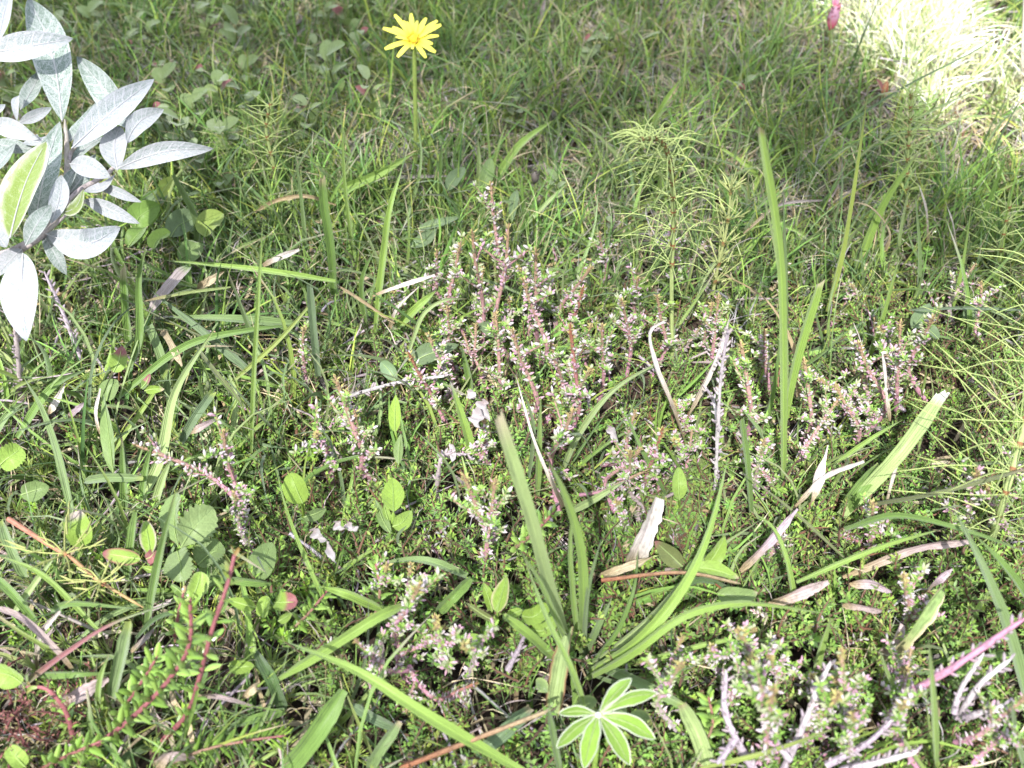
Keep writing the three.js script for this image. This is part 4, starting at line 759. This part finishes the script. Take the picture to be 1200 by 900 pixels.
  wl('30,288,13 44,262,13.6 60,240,13.8', 24, { c: lin(.5, .5, .5) }); wl('76,170,12.2 96,150,12.3 112,120,12.2', 22, { c: lin(.5, .5, .5) }); wl('8,290,13 -4,275,13.3 -22,268,13.4', 26, { roll: 20 }); wl('70,150,12.8 50,165,13.2 26,168,13.2', 20, { roll: 25 }); wl('50,274,12.3 66,300,12 78,322,11.4', 18, { roll: -10, c: lin(.5, .5, .5) });
}

// ------------------------------------------------------------------ the yellow flower
{
  const b = at(486, 205, 1.5), t = thing('yellow_hawkweed', 'yellow daisy-like flower on a thin green stem in the upper meadow', 'flower', b.clone()), head = atZ(485, 47, b.z), sub = (g) => g.translate(-b.x, -b.y, -b.z);
  mesh('stem', sub(tube([b, atZ(487, 150, b.z), atZ(486, 95, b.z), head.clone().add(V(0, -.004, 0))], .0014, .0014, { segs: 14, sides: 8, col: lin(.24, .32, .07) })), M.stem, t);
  const ax = V(-.05, .82, .57).normalize(), q = new THREE.Quaternion().setFromUnitVectors(V(0, 1, 0), ax);
  const inv = []; for (let i = 0; i < 12; i++) inv.push(kite(head.clone().addScaledVector(ax, -.005), radial(i * .524, 1.0).applyQuaternion(q), ax, .008, .0025, lin(.10, .13, .04))); inv.push(spindle(head.clone().addScaledVector(ax, -.007), ax, .0045, .0026, lin(.1, .13, .04), lin(.15, .18, .05), 8));
  mesh('involucre', sub(mergeGeometries(inv)), M.tiny, t);
  const k = perPx(head), petal = (a, len, up, w, n) => { // a in picture degrees, anticlockwise from the right
    const d = V(Math.cos(a), 0, -Math.sin(a)).applyQuaternion(q), s = head.clone().addScaledVector(d, .0015), L = len * k, e = s.clone().addScaledVector(d, L).addScaledVector(ax, L * up), mid = s.clone().lerp(e, .5).addScaledVector(ax, L * .07);
    mesh('petal', sub(sheet([s, mid, e], w * k, { prof: 'strap', segs: 8, cross: 4, normal: ax, fold: .12, roll: 0, col: lin(.86, .81, .11), base: lin(.84, .66, .02), baseTo: .5, jit: .08, seed: n, twist: (n % 3 - 1) * 16 })), M.petal, t);
  };
  [[95, 30], [58, 27], [127, 34], [118, 24], [35, 33], [22, 34], [4, 28], [160, 36], [150, 26], [200, 34], [232, 28], [322, 32], [300, 27], [340, 22], [75, 18], [110, 18], [45, 17], [180, 18], [265, 12], [15, 17]].forEach(([a, l], i) => petal(a * Math.PI / 180, l * .97, .14 + (i > 13 ? .35 : .06 * (i % 3)), i > 13 ? 4 : 5.7, i));
  const cen = [spindle(head.clone().addScaledVector(ax, -.0005), ax, .0034, .0026, lin(.82, .62, .02), lin(.84, .66, .03), 9)]; const f = rng(5); for (let i = 0; i < 44; i++) { const r = .0034 * Math.sqrt(f()), a = i * 2.4; cen.push(spindle(head.clone().add(V(Math.cos(a) * r, 0, Math.sin(a) * r).applyQuaternion(q)), V(Math.cos(a) * .3, 1, Math.sin(a) * .3).applyQuaternion(q), rr(.003, .0045, f), .0003, lin(.82, .62, .02), lin(.86, .70, .05), 4)); }
  mesh('stamens', sub(mergeGeometries(cen)), M.petal, t);
}

// ------------------------------------------------------------------ leafy herbs
function herb(name, label, cat, stems, leaves, o = {}) {
  const first = path((stems[0] || leaves[0])[0])[0], t = thing(name, label, cat, first.clone()), sub = (g) => g.translate(-first.x, -first.y, -first.z);
  for (const [s, w, c] of stems) { const pts = path(s), k = perPx(pts[0]); mesh('stem', sub(tube(pts, w * k / 2, w * k * .35, { segs: 10, sides: 6, col: C[c], seed: SEED++ })), M.stem, t); }
  for (const [s, w, c, oo = {}] of leaves) {
    const pts = path(s), k = perPx(pts[0]), f = rng(SEED++ * 11); if (pts.length === 2) { const m = pts[0].clone().lerp(pts[1], .5); m.y += .0015; pts.splice(1, 0, m); }
    const lf = mesh('leaf', sub(sheet(pts, w * k * .9, { prof: 'ovate', segs: oo.tooth ? 54 : 14, cross: 6, fold: .26, cup: .22, roll: rr(-26, 26, f), col: C[c], jit: .1, nib: .025, wave: .035, seed: SEED, ...oo, ...(oo.tip ? { tip: C[oo.tip] } : {}), ...(oo.edge ? { edge: C[oo.edge] } : {}) })), oo.mat || M.leaf, t);
    const c2 = curveOf(pts); mesh('midrib', sub(tube([0, .4, .85].map((q) => c2.getPoint(q).add(V(0, .0003, .0002))), .0004, .0002, { segs: 6, sides: 4, col: C[c].clone()  .lerp(C.pale, .6) })), M.bud, lf);
  }
  return t;
}
herb('seedling', 'small plant with a bright lime toothed top leaf, left of centre', 'plant', [['458,655,1 460,620,u 461,600,u', 7, 'fresh']], [
  ['461,600,u 461,580,u 460,560,u', 30, 'lime', {}], ['460,617,4 472,612,4 482,598,4', 22, 'fresh', {}], ['458,625,4 448,608,4 440,585,4.5', 13, 'sage', {}], ['456,612,4 452,600,4.2 450,590,4.4', 10, 'fresh', {}]].map((l) => { l[0] = l[0].replace(/,u/g, ',5.2'); return l; }));
herb('seedling', 'round lime leaf held upright at left of centre, beside the thin pale blade', 'plant', [['356,612,2 355,598,3.5 354,588,5', 4, 'lime']], [['355,590,5 347,572,5.6 340,554,6', 32, 'lime', { prof: 'oval' }], ['356,606,4 370,602,4 382,596,4', 16, 'sage']]);
herb('seedling', 'bright oval leaf standing on a pale stem above the small plant', 'plant', [['464,530,2 464,515,u 463,505,u', 5, 'fresh']], [['463,507,5 463,485,5.6 464,462,6', 17, 'lime', { prof: 'lance' }], ['467,545,4 468,525,4.5 470,508,5', 14, 'sage', { prof: 'lance' }]]);
herb('seedling', 'pale oval leaf standing right of centre beneath the hooked straw', 'plant', [['796,600,2 796,590,3.5 796,584,4.5', 4, 'fresh']], [['796,586,4.6 795,568,5.2 795,547,5.6', 20, 'fresh', { prof: 'oval' }]]);
herb('seedling', 'cluster of toothed yellow-green leaves left of the sedge', 'plant', [['580,740,1.5 582,725,3 584,715,4', 4, 'fresh'], ['612,745,2 618,730,3 622,722,4', 3, 'rust']], [
  ['582,718,4.4 588,696,4.8 594,675,5', 22, 'lime', { edge: 'straw', edgeAt: .99 }], ['577,716,4 572,698,4.6 566,682,5', 14, 'lime'], ['580,728,4 562,718,4.4 546,706,4.8', 9, 'olive', { fold: .6 }], ['578,735,3.5 572,742,3.5 565,748,3.4', 14, 'fresh'],
  ['612,722,4 628,722,4.4 642,708,4.6', 22, 'lime', { tooth: .14, teeth: 14, prof: 'round' }], ['622,738,3.6 640,738,3.8 653,722,4', 18, 'fresh', { tooth: .14, teeth: 14, prof: 'round' }], ['566,750,3 550,752,3.2 536,758,3', 18, 'fresh'], ['612,715,4 600,720,4 590,728,3.6', 12, 'fresh']]);
herb('strawberry_plant', 'grey-green strawberry leaf with toothed leaflets in the lower left', 'plant', [['216,700,1 215,675,2.5 213,645,4', 3, 'pale']], [
  ['212,642,4.6 226,620,5.2 250,595,5.4', 46, 'sage', { col: lin(.22, .31, .12), prof: 'obov', tooth: .3, teeth: 11 }], ['209,641,4.4 204,610,4.8 207,578,5', 38, 'sage', { prof: 'obov', tooth: .25, teeth: 10 }], ['208,646,4.6 212,662,4.6 214,682,4.2', 40, 'sage', { col: lin(.21, .30, .12), prof: 'round', tooth: .26, teeth: 13 }], ['232,662,3.6 245,650,3.8 262,640,3.8', 38, 'sage', { prof: 'round', tooth: .22, teeth: 12 }]]);
herb('bilberry_shoot', 'pair of reddish-rimmed glossy leaves left of the strawberry leaf', 'plant', [['180,672,2 178,662,3.5 176,655,4.5', 5, 'pinkred']], [
  ['165,655,5 145,652,5.2 120,648,5', 21, 'fresh', { prof: 'oval', edge: 'pinkred', edgeAt: .99, mat: M.leaf, tip: 'pinkred', tipAt: .75 }], ['176,650,5 174,630,5.4 170,610,5.6', 21, 'lime', { prof: 'oval', edge: 'mauve', edgeAt: .99 }], ['172,655,4.8 178,652,5 183,645,5', 16, 'pinkred', { prof: 'round' }], ['185,668,4 178,668,4 166,664,4', 10, 'lime']]);
herb('seedling', 'round toothed leaf below the strawberry leaflets', 'plant', [['225,720,2 226,705,3 228,697,4', 3, 'fresh']], [['226,700,4 232,685,4.5 236,670,4.8', 26, 'fresh', { tooth: .12, teeth: 14, prof: 'round', edge: 'pale', edgeAt: .99 }], ['218,700,3.5 208,690,4 198,684,4', 12, 'green']]);
herb('bilberry_shoot', 'leaf pair with one orange-pink round leaf above dark soil, left', 'plant', [['318,750,2 320,730,3.5 322,722,4.5', 3, 'fresh']], [['322,706,5 335,706,5.4 349,705,5.4', 24, 'lime', { prof: 'round', tip: 'pinkred', tipAt: .45 }], ['308,724,5 310,712,5.2 313,698,5.4', 20, 'lime', { prof: 'round' }], ['300,712,4.4 285,708,4.6 266,702,4.6', 18, 'lime', { prof: 'lance' }], ['326,728,4.6 334,724,4.6 342,718,4.6', 12, 'fresh'], ['268,780,3.4 282,782,3.6 298,780,3.6', 18, 'lime', { tooth: .12, teeth: 14, prof: 'oval' }], ['296,770,3.4 298,756,4 296,742,4.4', 10, 'fresh', { prof: 'lance' }], ['265,700,3.6 262,710,3.6 256,720,3.4', 12, 'green']]);
herb('broad_leaf', 'dark grey-green round leaf behind the lying heather sprig', 'leaf', [['302,690,2 303,680,3', 3, 'sage']], [['303,682,3.4 308,660,3.8 318,635,4', 34, 'sage', { prof: 'oval' }], ['238,690,3 250,672,3 262,655,3', 34, 'sage', { prof: 'oval' }]]);
herb('seedling', 'reddish-edged leaf pair right of the sedge above the red-brown stem', 'plant', [['850,700,3 845,690,4 838,684,4.6', 3, 'rust']], [['800,664,5 785,650,5.2 767,634,5.2', 24, 'olive', { tip: 'pinkred', tipAt: .8 }], ['828,662,5 838,650,5.4 850,628,5.6', 24, 'lime', {}], ['812,665,5 840,668,5 866,678,4.6', 20, 'fresh', { tip: 'straw', tipAt: .85 }], ['800,680,4.6 806,668,5 812,655,5.2', 14, 'green'], ['840,695,4 865,700,4 888,694,4', 26, 'sage', { tip: 'straw', tipAt: .9 }]]);
herb('broad_leaf', 'round leaf half out of the left edge near the bottom', 'leaf', [['25,815,2 20,805,3', 3, 'olive']], [['26,800,3.6 10,790,4 -14,786,4', 36, 'fresh', { tooth: .1, teeth: 16, prof: 'round' }]]);
herb('broad_leaf', 'small round leaf at the bottom left corner', 'leaf', [['30,905,1.5 25,895,2.5', 3, 'olive']], [['30,898,3 20,888,3.4 10,876,3.4', 22, 'fresh', { prof: 'round' }]]);
herb('broad_leaf', 'lance-shaped pale green leaf standing left of the long pointed blade', 'leaf', [['133,565,2 133,556,3.2', 4, 'pale']], [['133,555,3.6 128,510,4.6 121,460,5.4', 22, 'sage', { prof: 'lance', col: lin(.19, .29, .09) }]]);
herb('seedling', 'small leaf with red tip above the lance-shaped leaf', 'plant', [['140,445,2 140,435,3.5', 3, 'rust']], [['133,436,4.6 140,422,5 143,405,5.2', 20, 'fresh', { tip: 'pinkred', tipAt: .55, tooth: .12, teeth: 14 }], ['170,458,4 182,456,4.2 193,456,4.2', 11, 'lime', { tip: 'straw', tipAt: .7 }], ['166,455,4 172,448,4.4 176,438,4.6', 12, 'green', { tip: 'pinkred', tipAt: .4 }], ['125,470,3.6 130,455,4 138,445,4.2', 26, 'sage', {}]]);
herb('broad_leaf', 'wide sage leaf lying flat behind the heather, centre', 'leaf', [['482,430,2 485,426,3', 3, 'sage']], [['484,424,4 505,414,4.4 538,404,4.2', 28, 'blue', { prof: 'lance' }], ['590,392,3.6 575,386,4 560,380,4', 20, 'blue', { prof: 'lance' }]]);
herb('broad_leaf', 'dark oval glossy leaf left of the central twig', 'leaf', [['460,448,2 458,444,3', 3, 'deep']], [['464,446,3.8 456,434,4.2 446,424,4.2', 18, 'blue', { prof: 'oval', mat: M.glossy }]]);
herb('seedling', 'toothed pale leaf half hidden in heather beside the fallen horsetail', 'plant', [['85,620,2 88,612,3', 3, 'olive']], [['98,640,4 92,622,4.6 86,600,4.8', 32, 'lime', { prof: 'round', tip: 'mauve', tipAt: .7 }], ['0,545,4 12,535,4.4 26,525,4.4', 32, 'fresh', { tooth: .2, teeth: 11, prof: 'round' }], ['25,580,3.4 40,575,3.6 58,570,3.6', 26, 'sage', { prof: 'oval' }]]);
herb('clover_like_plant', 'cluster of round green leaves at the right of the lowest willow leaves', 'plant', [['200,330,1 195,310,2.5 190,295,4', 3, 'green']], [
  ['158,268,4.4 165,252,5 188,240,5.2', 34, 'green', { prof: 'oval' }], ['180,292,4.8 186,280,5 200,272,5.2', 24, 'fresh', { prof: 'round' }], ['200,278,4.2 212,262,4.4 232,254,4.4', 34, 'blue', { prof: 'round' }], ['240,278,4.6 246,262,5 262,250,5.2', 32, 'fresh', { prof: 'oval', col: lin(.24, .33, .06) }], ['150,290,4 160,276,4.4 170,266,4.4', 24, 'green', { prof: 'oval' }], ['210,305,3.6 222,296,3.8 232,284,3.8', 28, 'sage', { prof: 'round' }], ['188,232,4.6 195,218,5 206,206,5.2', 18, 'yellow', { prof: 'ovate' }], ['172,250,3.6 180,236,4 196,228,4', 24, 'blue', { prof: 'oval' }]]);
herb('broad_leaf', 'pair of blue-green oval leaves in grass right of the yellow flower stem', 'leaf', [['520,235,1 522,225,2.5', 3, 'sage']], [['524,224,3.6 532,210,4 545,196,4.2', 18, 'blue', { prof: 'oval' }], ['565,220,3.6 570,205,4.2 575,185,4.6', 18, 'sage', { prof: 'oval' }]]);
herb('broad_leaf', 'broad bluish leaves low left of the tallest heather sprig', 'leaf', [['540,270,1 535,262,2.5', 3, 'sage']], [['490,268,3.4 515,262,3.8 540,254,3.8', 14, 'blue', { prof: 'lance' }], ['480,290,3.2 500,280,3.4 512,262,3.6', 20, 'blue', { prof: 'lance' }], ['600,260,3.6 603,235,4.2 606,222,4.4', 14, 'blue', { prof: 'lance' }]]);
herb('broad_leaf', 'dull blue-green leaves low behind the right-hand heather', 'leaf', [['1090,390,1 1085,380,2.5', 3, 'sage']], [['1068,385,3 1080,372,3.4 1090,355,3.6', 24, 'blue', { prof: 'lance' }], ['1130,375,3 1140,365,3.4 1150,352,3.6', 22, 'blue', { prof: 'oval' }], ['1100,398,3 1090,388,3.2 1078,380,3.2', 18, 'blue', { prof: 'lance' }]]);
herb('fallen_leaf', 'orange-pink leaf bud standing at the rim of the sunlit grass', 'leaf', [['1032,118,2 1032,110,3', 3, 'rust']], [['1033,112,3.6 1031,102,4.4 1027,92,5', 11, 'pinkred', { prof: 'lance' }], ['1035,112,3.6 1037,104,4.2 1040,94,4.6', 9, 'rust', { prof: 'lance' }]]);

// oval-leaved shoots of the upper meadow, one kind
function shrublet(seed) {
  const f = rng(seed), g = new THREE.Group(), L = .055; const c = new THREE.QuadraticBezierCurve3(V(0, 0, 0), V(rr(-.004, .004, f), L * .5, 0), V(rr(-.01, .01, f), L, rr(-.01, .01, f)));
  mesh('stem', tube(c.getPoints(4), .0008, .0005, { segs: 6, sides: 5, col: C.olive }), M.stem, g);
  for (let i = 0; i < 8; i++) { const s = .35 + .65 * i / 7, p = c.getPoint(s), d = radial(i * 2.3 + f(), rr(.2, .9, f)), l = rr(.011, .017, f), e = p.clone().addScaledVector(d, l), m = p.clone().lerp(e, .5).add(V(0, .0015, 0)); mesh('leaf', sheet([p, m, e], l * .62, { prof: 'oval', segs: 8, cross: 4, normal: V(0, 1, 0), fold: .15, cup: .1, roll: rr(-20, 20, f), col: [C.sage, C.blue, C.green, C.sage, C.fresh][Math.floor(f() * 5)].clone()  .lerp(C.grey, .22), jit: .15, seed: seed * 20 + i, tip: f() < .12 ? C.pinkred : null, tipAt: .3 }), M.leaf, g); }
  return g;
}
const shr = [1, 2, 3, 4].map((i) => shrublet(850 + i)), SH = '92,40 118,55 135,30 150,75 165,45 188,60 205,90 230,50 250,20 270,60 290,35 120,110 145,140 215,120 245,105 265,130 285,170 240,160 330,60 345,30 372,75 405,110 420,65 415,40 395,20 310,95 100,15 60,10 180,15 210,25 375,150 440,150 700,45 690,80 705,70 860,120 600,140 650,225 720,265 460,250 440,20 225,185 255,200 275,225 300,150 160,200 205,165 30,120 20,85 8,70';
SH.split(' ').forEach((s, i) => {
  const [x, y] = s.split(',').map(Number), f = rng(900 + i), p = at(x, y + 22, 1), o = shr[i % 4].clone(), left = x < 460; o.name = numbered('dwarf_willow_shoot');
  tag(o, left ? 'small dull green oval-leaved shoot in the upper left grass' : 'small dull green oval-leaved shoot in the upper middle grass', 'shoot', left ? 'oval-leaved shoots in the upper left grass' : 'oval-leaved shoots in the upper middle grass');
  p.y = 0; o.position.copy(p); o.rotation.set(rr(-.25, .25, f), f() * 6.28, rr(-.25, .25, f)); o.scale.setScalar(rr(.65, 1.1, f) * (left ? 1 : .75)); scene.add(o);
});

// crowberry with red stems, bottom left
function crowberry(label, str, w, stemCol, o = {}) {
  const pts = path(str), p0 = pts[0].clone(), c = curveOf(pts), t = thing('crowberry_shoot', label, 'crowberry', p0), k = perPx(p0), f = rng(SEED++ * 19), sub = (g) => g.translate(-p0.x, -p0.y, -p0.z), L = c.getLength();
  mesh('stem', sub(tube(c.getPoints(12), w * k / 2, w * k * .3, { segs: 24, sides: 7, col: C[stemCol].clone().lerp(C.darkred, .25), tip: C.pinkred, knob: .18, seed: SEED })), M.stem, t);
  const n = o.n || 34;
  for (let i = 0; i < n; i++) {
    const s = (o.from ?? .08) + (1 - (o.from ?? .08)) * i / n, p = c.getPoint(s), T = c.getTangent(s), a = i * 2.4, side = V(Math.cos(a), 0, Math.sin(a)); side.addScaledVector(T, -side.dot(T)).normalize();
    const d = side.addScaledVector(T, .55 + .8 * smooth(.75, 1, s)).normalize(), l = rr(.0055, .0078, f) * (o.ls || 1) * (1 - .4 * smooth(.85, 1, s)), e = p.clone().addScaledVector(d, l);
    const m = p.clone().lerp(e, .5).addScaledVector(T, .0008);
    mesh('leaf', sub(sheet([p, m, e], l * .36, { prof: 'oval', segs: 6, cross: 4, fold: -.35, normal: T, col: [lin(.19, .33, .05), lin(.25, .39, .08), lin(.15, .26, .05)][i % 3].clone().lerp(o.tipc || C.lime, smooth(.7, 1, s) * .7), jit: .15, seed: SEED * 60 + i })), M.glossy, t);
  }
  return t;
}
crowberry('leafy crowberry shoot with thick red stem and green leaves, bottom left', '110,875,2.5 150,845,4 195,800,6 222,755,8 223,700,10', 6.5, 'pinkred', { n: 64, ls: 1.25 });
crowberry('tall bare red crowberry stem with reddish tip, lower left', '190,868,2 220,835,4 235,790,6 248,740,8.5 268,680,10.5 276,645,11', 6.5, 'pinkred', { n: 34, ls: 1.1, from: .06, tipc: C.rust });
crowberry('short crowberry side shoot left of the thick red stem', '135,845,3 155,815,4.5 172,790,6 185,768,7', 4.5, 'pinkred', { n: 30, ls: 1.15 });
crowberry('green crowberry shoot lying along the bottom left edge', '180,905,2.5 235,880,3.5 290,868,4 335,862,4', 4, 'tan', { n: 50, ls: 1.15 });
crowberry('low crowberry shoot at the bottom left corner', '40,905,2 80,885,3.5 120,868,4.5', 5, 'brown', { n: 28 });
crowberry('crowberry shoot with red tip below the strawberry leaf', '205,745,3 208,725,4.5 215,695,6', 5, 'pinkred', { n: 16, ls: .8, tipc: C.pinkred });
crowberry('dark red crowberry stems sprawling at the left edge near the bottom', '85,860,2.5 75,830,4 55,808,5 30,805,4.5', 6, 'pinkred', { n: 22, ls: .7, tipc: C.rust });
crowberry('bright green crowberry shoot leaning over the sedge blade', '600,645,3 625,625,5 650,600,6.5', 5, 'tan', { n: 30 });
crowberry('glossy green crowberry shoot left of the orange-pink leaf', '340,740,2.5 365,715,4 385,690,5', 4, 'tan', { n: 26 });
crowberry('glossy green crowberry shoot right of the arching dark grass', '440,720,2.5 445,690,4 440,660,5', 4, 'tan', { n: 24 });
crowberry('bright crowberry shoot between palmate leaf and bottom right twigs', '820,880,2.5 835,850,4 830,815,5.5', 4, 'tan', { n: 28 });

// red sprawling moss-like tuft at the left edge
{
  const p = at(30, 850, 2), t = thing('red_moss_tuft', 'dark reddish mossy tuft at the left edge near the bottom', 'moss', p.clone()), f = rng(321), g = [];
  for (let i = 0; i < 60; i++) { const q = V(rr(-.032, .030, f) , rr(-.008, .008, f), rr(-.016, .024, f) * (.5 + f())), s = shoot(7000 + i, rr(.008, .014, f), 12, .003, .0009, [lin(.22, .07, .07), lin(.30, .13, .10), lin(.2, .16, .06)], null, .5, C.darkred); s.rotateX(rr(-1, 1, f)); s.rotateZ(rr(-1, 1, f)); s.translate(q.x, q.y, q.z); g.push(s); }
  mesh('shoots', mergeGeometries(g), M.tiny, t, 'stuff');
}

// palmate leaf at the bottom
{
  const cpt = at(701, 837, 6.5), t = thing('palmate_leaf', 'palmate leaf of eight green white-rimmed leaflets at the bottom', 'leaf', cpt.clone()), sub = (g) => g.translate(-cpt.x, -cpt.y, -cpt.z);
  mesh('petiole', sub(tube([at(696, 905, 1.5), at(700, 868, 4.5), cpt], .0011, .0009, { segs: 8, sides: 6, col: C.fresh })), M.stem, t);
  const list = [['655,836', 14, 5.9], ['652,876', 20, 5.4], ['684,901', 21, 5.2], ['738,896', 23, 5.2], ['768,866', 21, 5.6], ['770,812', 20, 6.9], ['740,795', 19, 7.6], ['760,818', 8, 6.0]];
  list.forEach(([xy, w, h], i) => {
    const [x, y] = xy.split(',').map(Number), e = at(x, y, h), m = cpt.clone().lerp(e, .5).add(V(0, .0022 + .0012 * (i % 3), 0)), k = perPx(cpt) * (.82 + .06 * (i % 3));
    const lf = mesh('leaflet', sub(sheet([cpt, m, e], w * k, { prof: 'spat', segs: 16, cross: 6, fold: .22, cup: .1, col: lin(.20, .35, .04), jit: .2, nib: .05, wave: .03, seed: 40 + i, roll: [12, -18, 8, -12, -22, 25, -32, 20][i] })), M.leaf, t);
    const rim = []; const c = curveOf([cpt, m, e]);
    mesh('midrib', sub(tube([0.02, .5, .9].map((q) => c.getPoint(q).add(V(0, .0003, .0002))), .0004, .0002, { segs: 6, sides: 4, col: C.pale })), M.stem, lf);
    const pa = lf.geometry.attributes.position, n = 7; for (const j of [0, 6]) { const pts = []; for (let s = 1; s <= 16; s++) { const q = s * n + j; pts.push(V(pa.getX(q), pa.getY(q), pa.getZ(q))); } rim.push(tube(pts, .00028, .00025, { segs: 22, sides: 4, col: lin(.5, .54, .42) })); }
    mesh('hairy_rim', mergeGeometries(rim), M.bud, lf);
  });
  const hub = []; hub.push(spindle(V(0, -.0006, 0), V(0, 1, .5), .0022, .0012, C.white, C.white, 7)); mesh('leaf_hub', mergeGeometries(hub), M.bud, t);
  for (const [a, b, w] of [['735,838,4.2', '715,822,3.6', 18], ['642,812,4.2', '628,802,4', 18], ['672,832,4', '700,822,4.2', 18], ['764,842,3.6', '735,842,3.8', 16]]) { const A = path(a)[0], B = path(b)[0]; mesh('under_leaflet', sub(sheet([A, A.clone().lerp(B, .5).add(V(0, .002, 0)), B], w * perPx(A), { prof: 'spat', segs: 12, cross: 4, col: C.sage, edge: C.pale, edgeAt: .99, seed: 70 + w })), M.leaf, t); }
}

// heads and scraps
function headOn(name, label, cat, x, y, bx, by, len, r, c1, c2) {
  const b = at(bx, by, 1.5), e = atZ(x, y, b.z), t = thing(name, label, cat, b.clone()), f = rng(SEED++), g = [];
  mesh('stem', tube([V(0, 0, 0), e.clone().sub(b)], .0007, .0006, { segs: 5, sides: 5, col: C.olive }), M.stem, t);
  const o = e.clone().sub(b); g.push(spindle(o, V(0, 1, .1), len, r, c1, c2, 9)); for (let i = 0; i < 40; i++) { const s = f(), a = f() * 6.28, rad = r * Math.sin(Math.PI * (.15 + .7 * s)); g.push(kite(o.clone().add(V(Math.cos(a) * rad * .9, len * s, Math.sin(a) * rad * .9)), radial(a, 1.1), V(0, 1, 0), len * .28, r * .5, c1.clone().lerp(c2, f()))); }
  mesh('head', mergeGeometries(g), M.bud, t); return t;
}
headOn('seed_head', 'small dark brown plantain-like seed head right of the tallest heather', 'seed head', 627, 214, 627, 262, .009, .0026, lin(.06, .05, .05), lin(.12, .10, .09));
headOn('flower_bud', 'dark closed flower bud with pale tip right of the nodding horsetail', 'bud', 809, 208, 806, 262, .009, .0028, lin(.05, .05, .04), lin(.20, .20, .12));
headOn('flower_bud', 'pink and purple pointed bud at the top edge beside the sunlit grass', 'bud', 973, 34, 970, 75, .020, .0045, lin(.5, .08, .13), lin(.34, .18, .25));
// white papery petals caught in the heather
for (const [label, list] of [
  ['white papery petals caught in the central heather', ['556,480,7 560,490,7 562,500,7|24', '548,458,7.5 553,462,7.5 558,466,7.4|14', '566,470,7 568,480,7 572,492,7|20']],
  ['white papery petals on heather right of the round lime leaf', ['392,612,5.4 398,616,5.4 404,620,5.4|14', '366,622,5 374,626,5.2 382,634,5|16', '384,634,5 388,646,5 394,660,5|12', '408,612,5 413,618,5 420,618,5|12']],
  ['small white scrap in heather beside the leaning central sprig', ['528,520,5 532,530,5 530,542,5|11', '712,500,5 718,506,5 724,518,5|12']],
  ['white scrap on the mat between the lilac twigs, lower right', ['980,838,5 988,832,5.2 996,840,5|14']],
]) { const p = path(list[0].split('|')[0])[0], t = thing('white_petals', label, 'petals', p.clone()); for (const s of list) { const [a, w] = s.split('|'), pts = path(a); const g = sheet(pts, .75 * w * perPx(pts[0]), { prof: 'oval', segs: 12, cross: 6, col: lin(.44, .40, .40), base: C.mauve, baseTo: .6, wave: .3, cup: .5, tooth: .35, teeth: 7, jit: .03, seed: SEED++, roll: 20 }); g.translate(-p.x, -p.y, -p.z); mesh('petal', g, M.petal, t); } }


renderer.render(scene, camera);
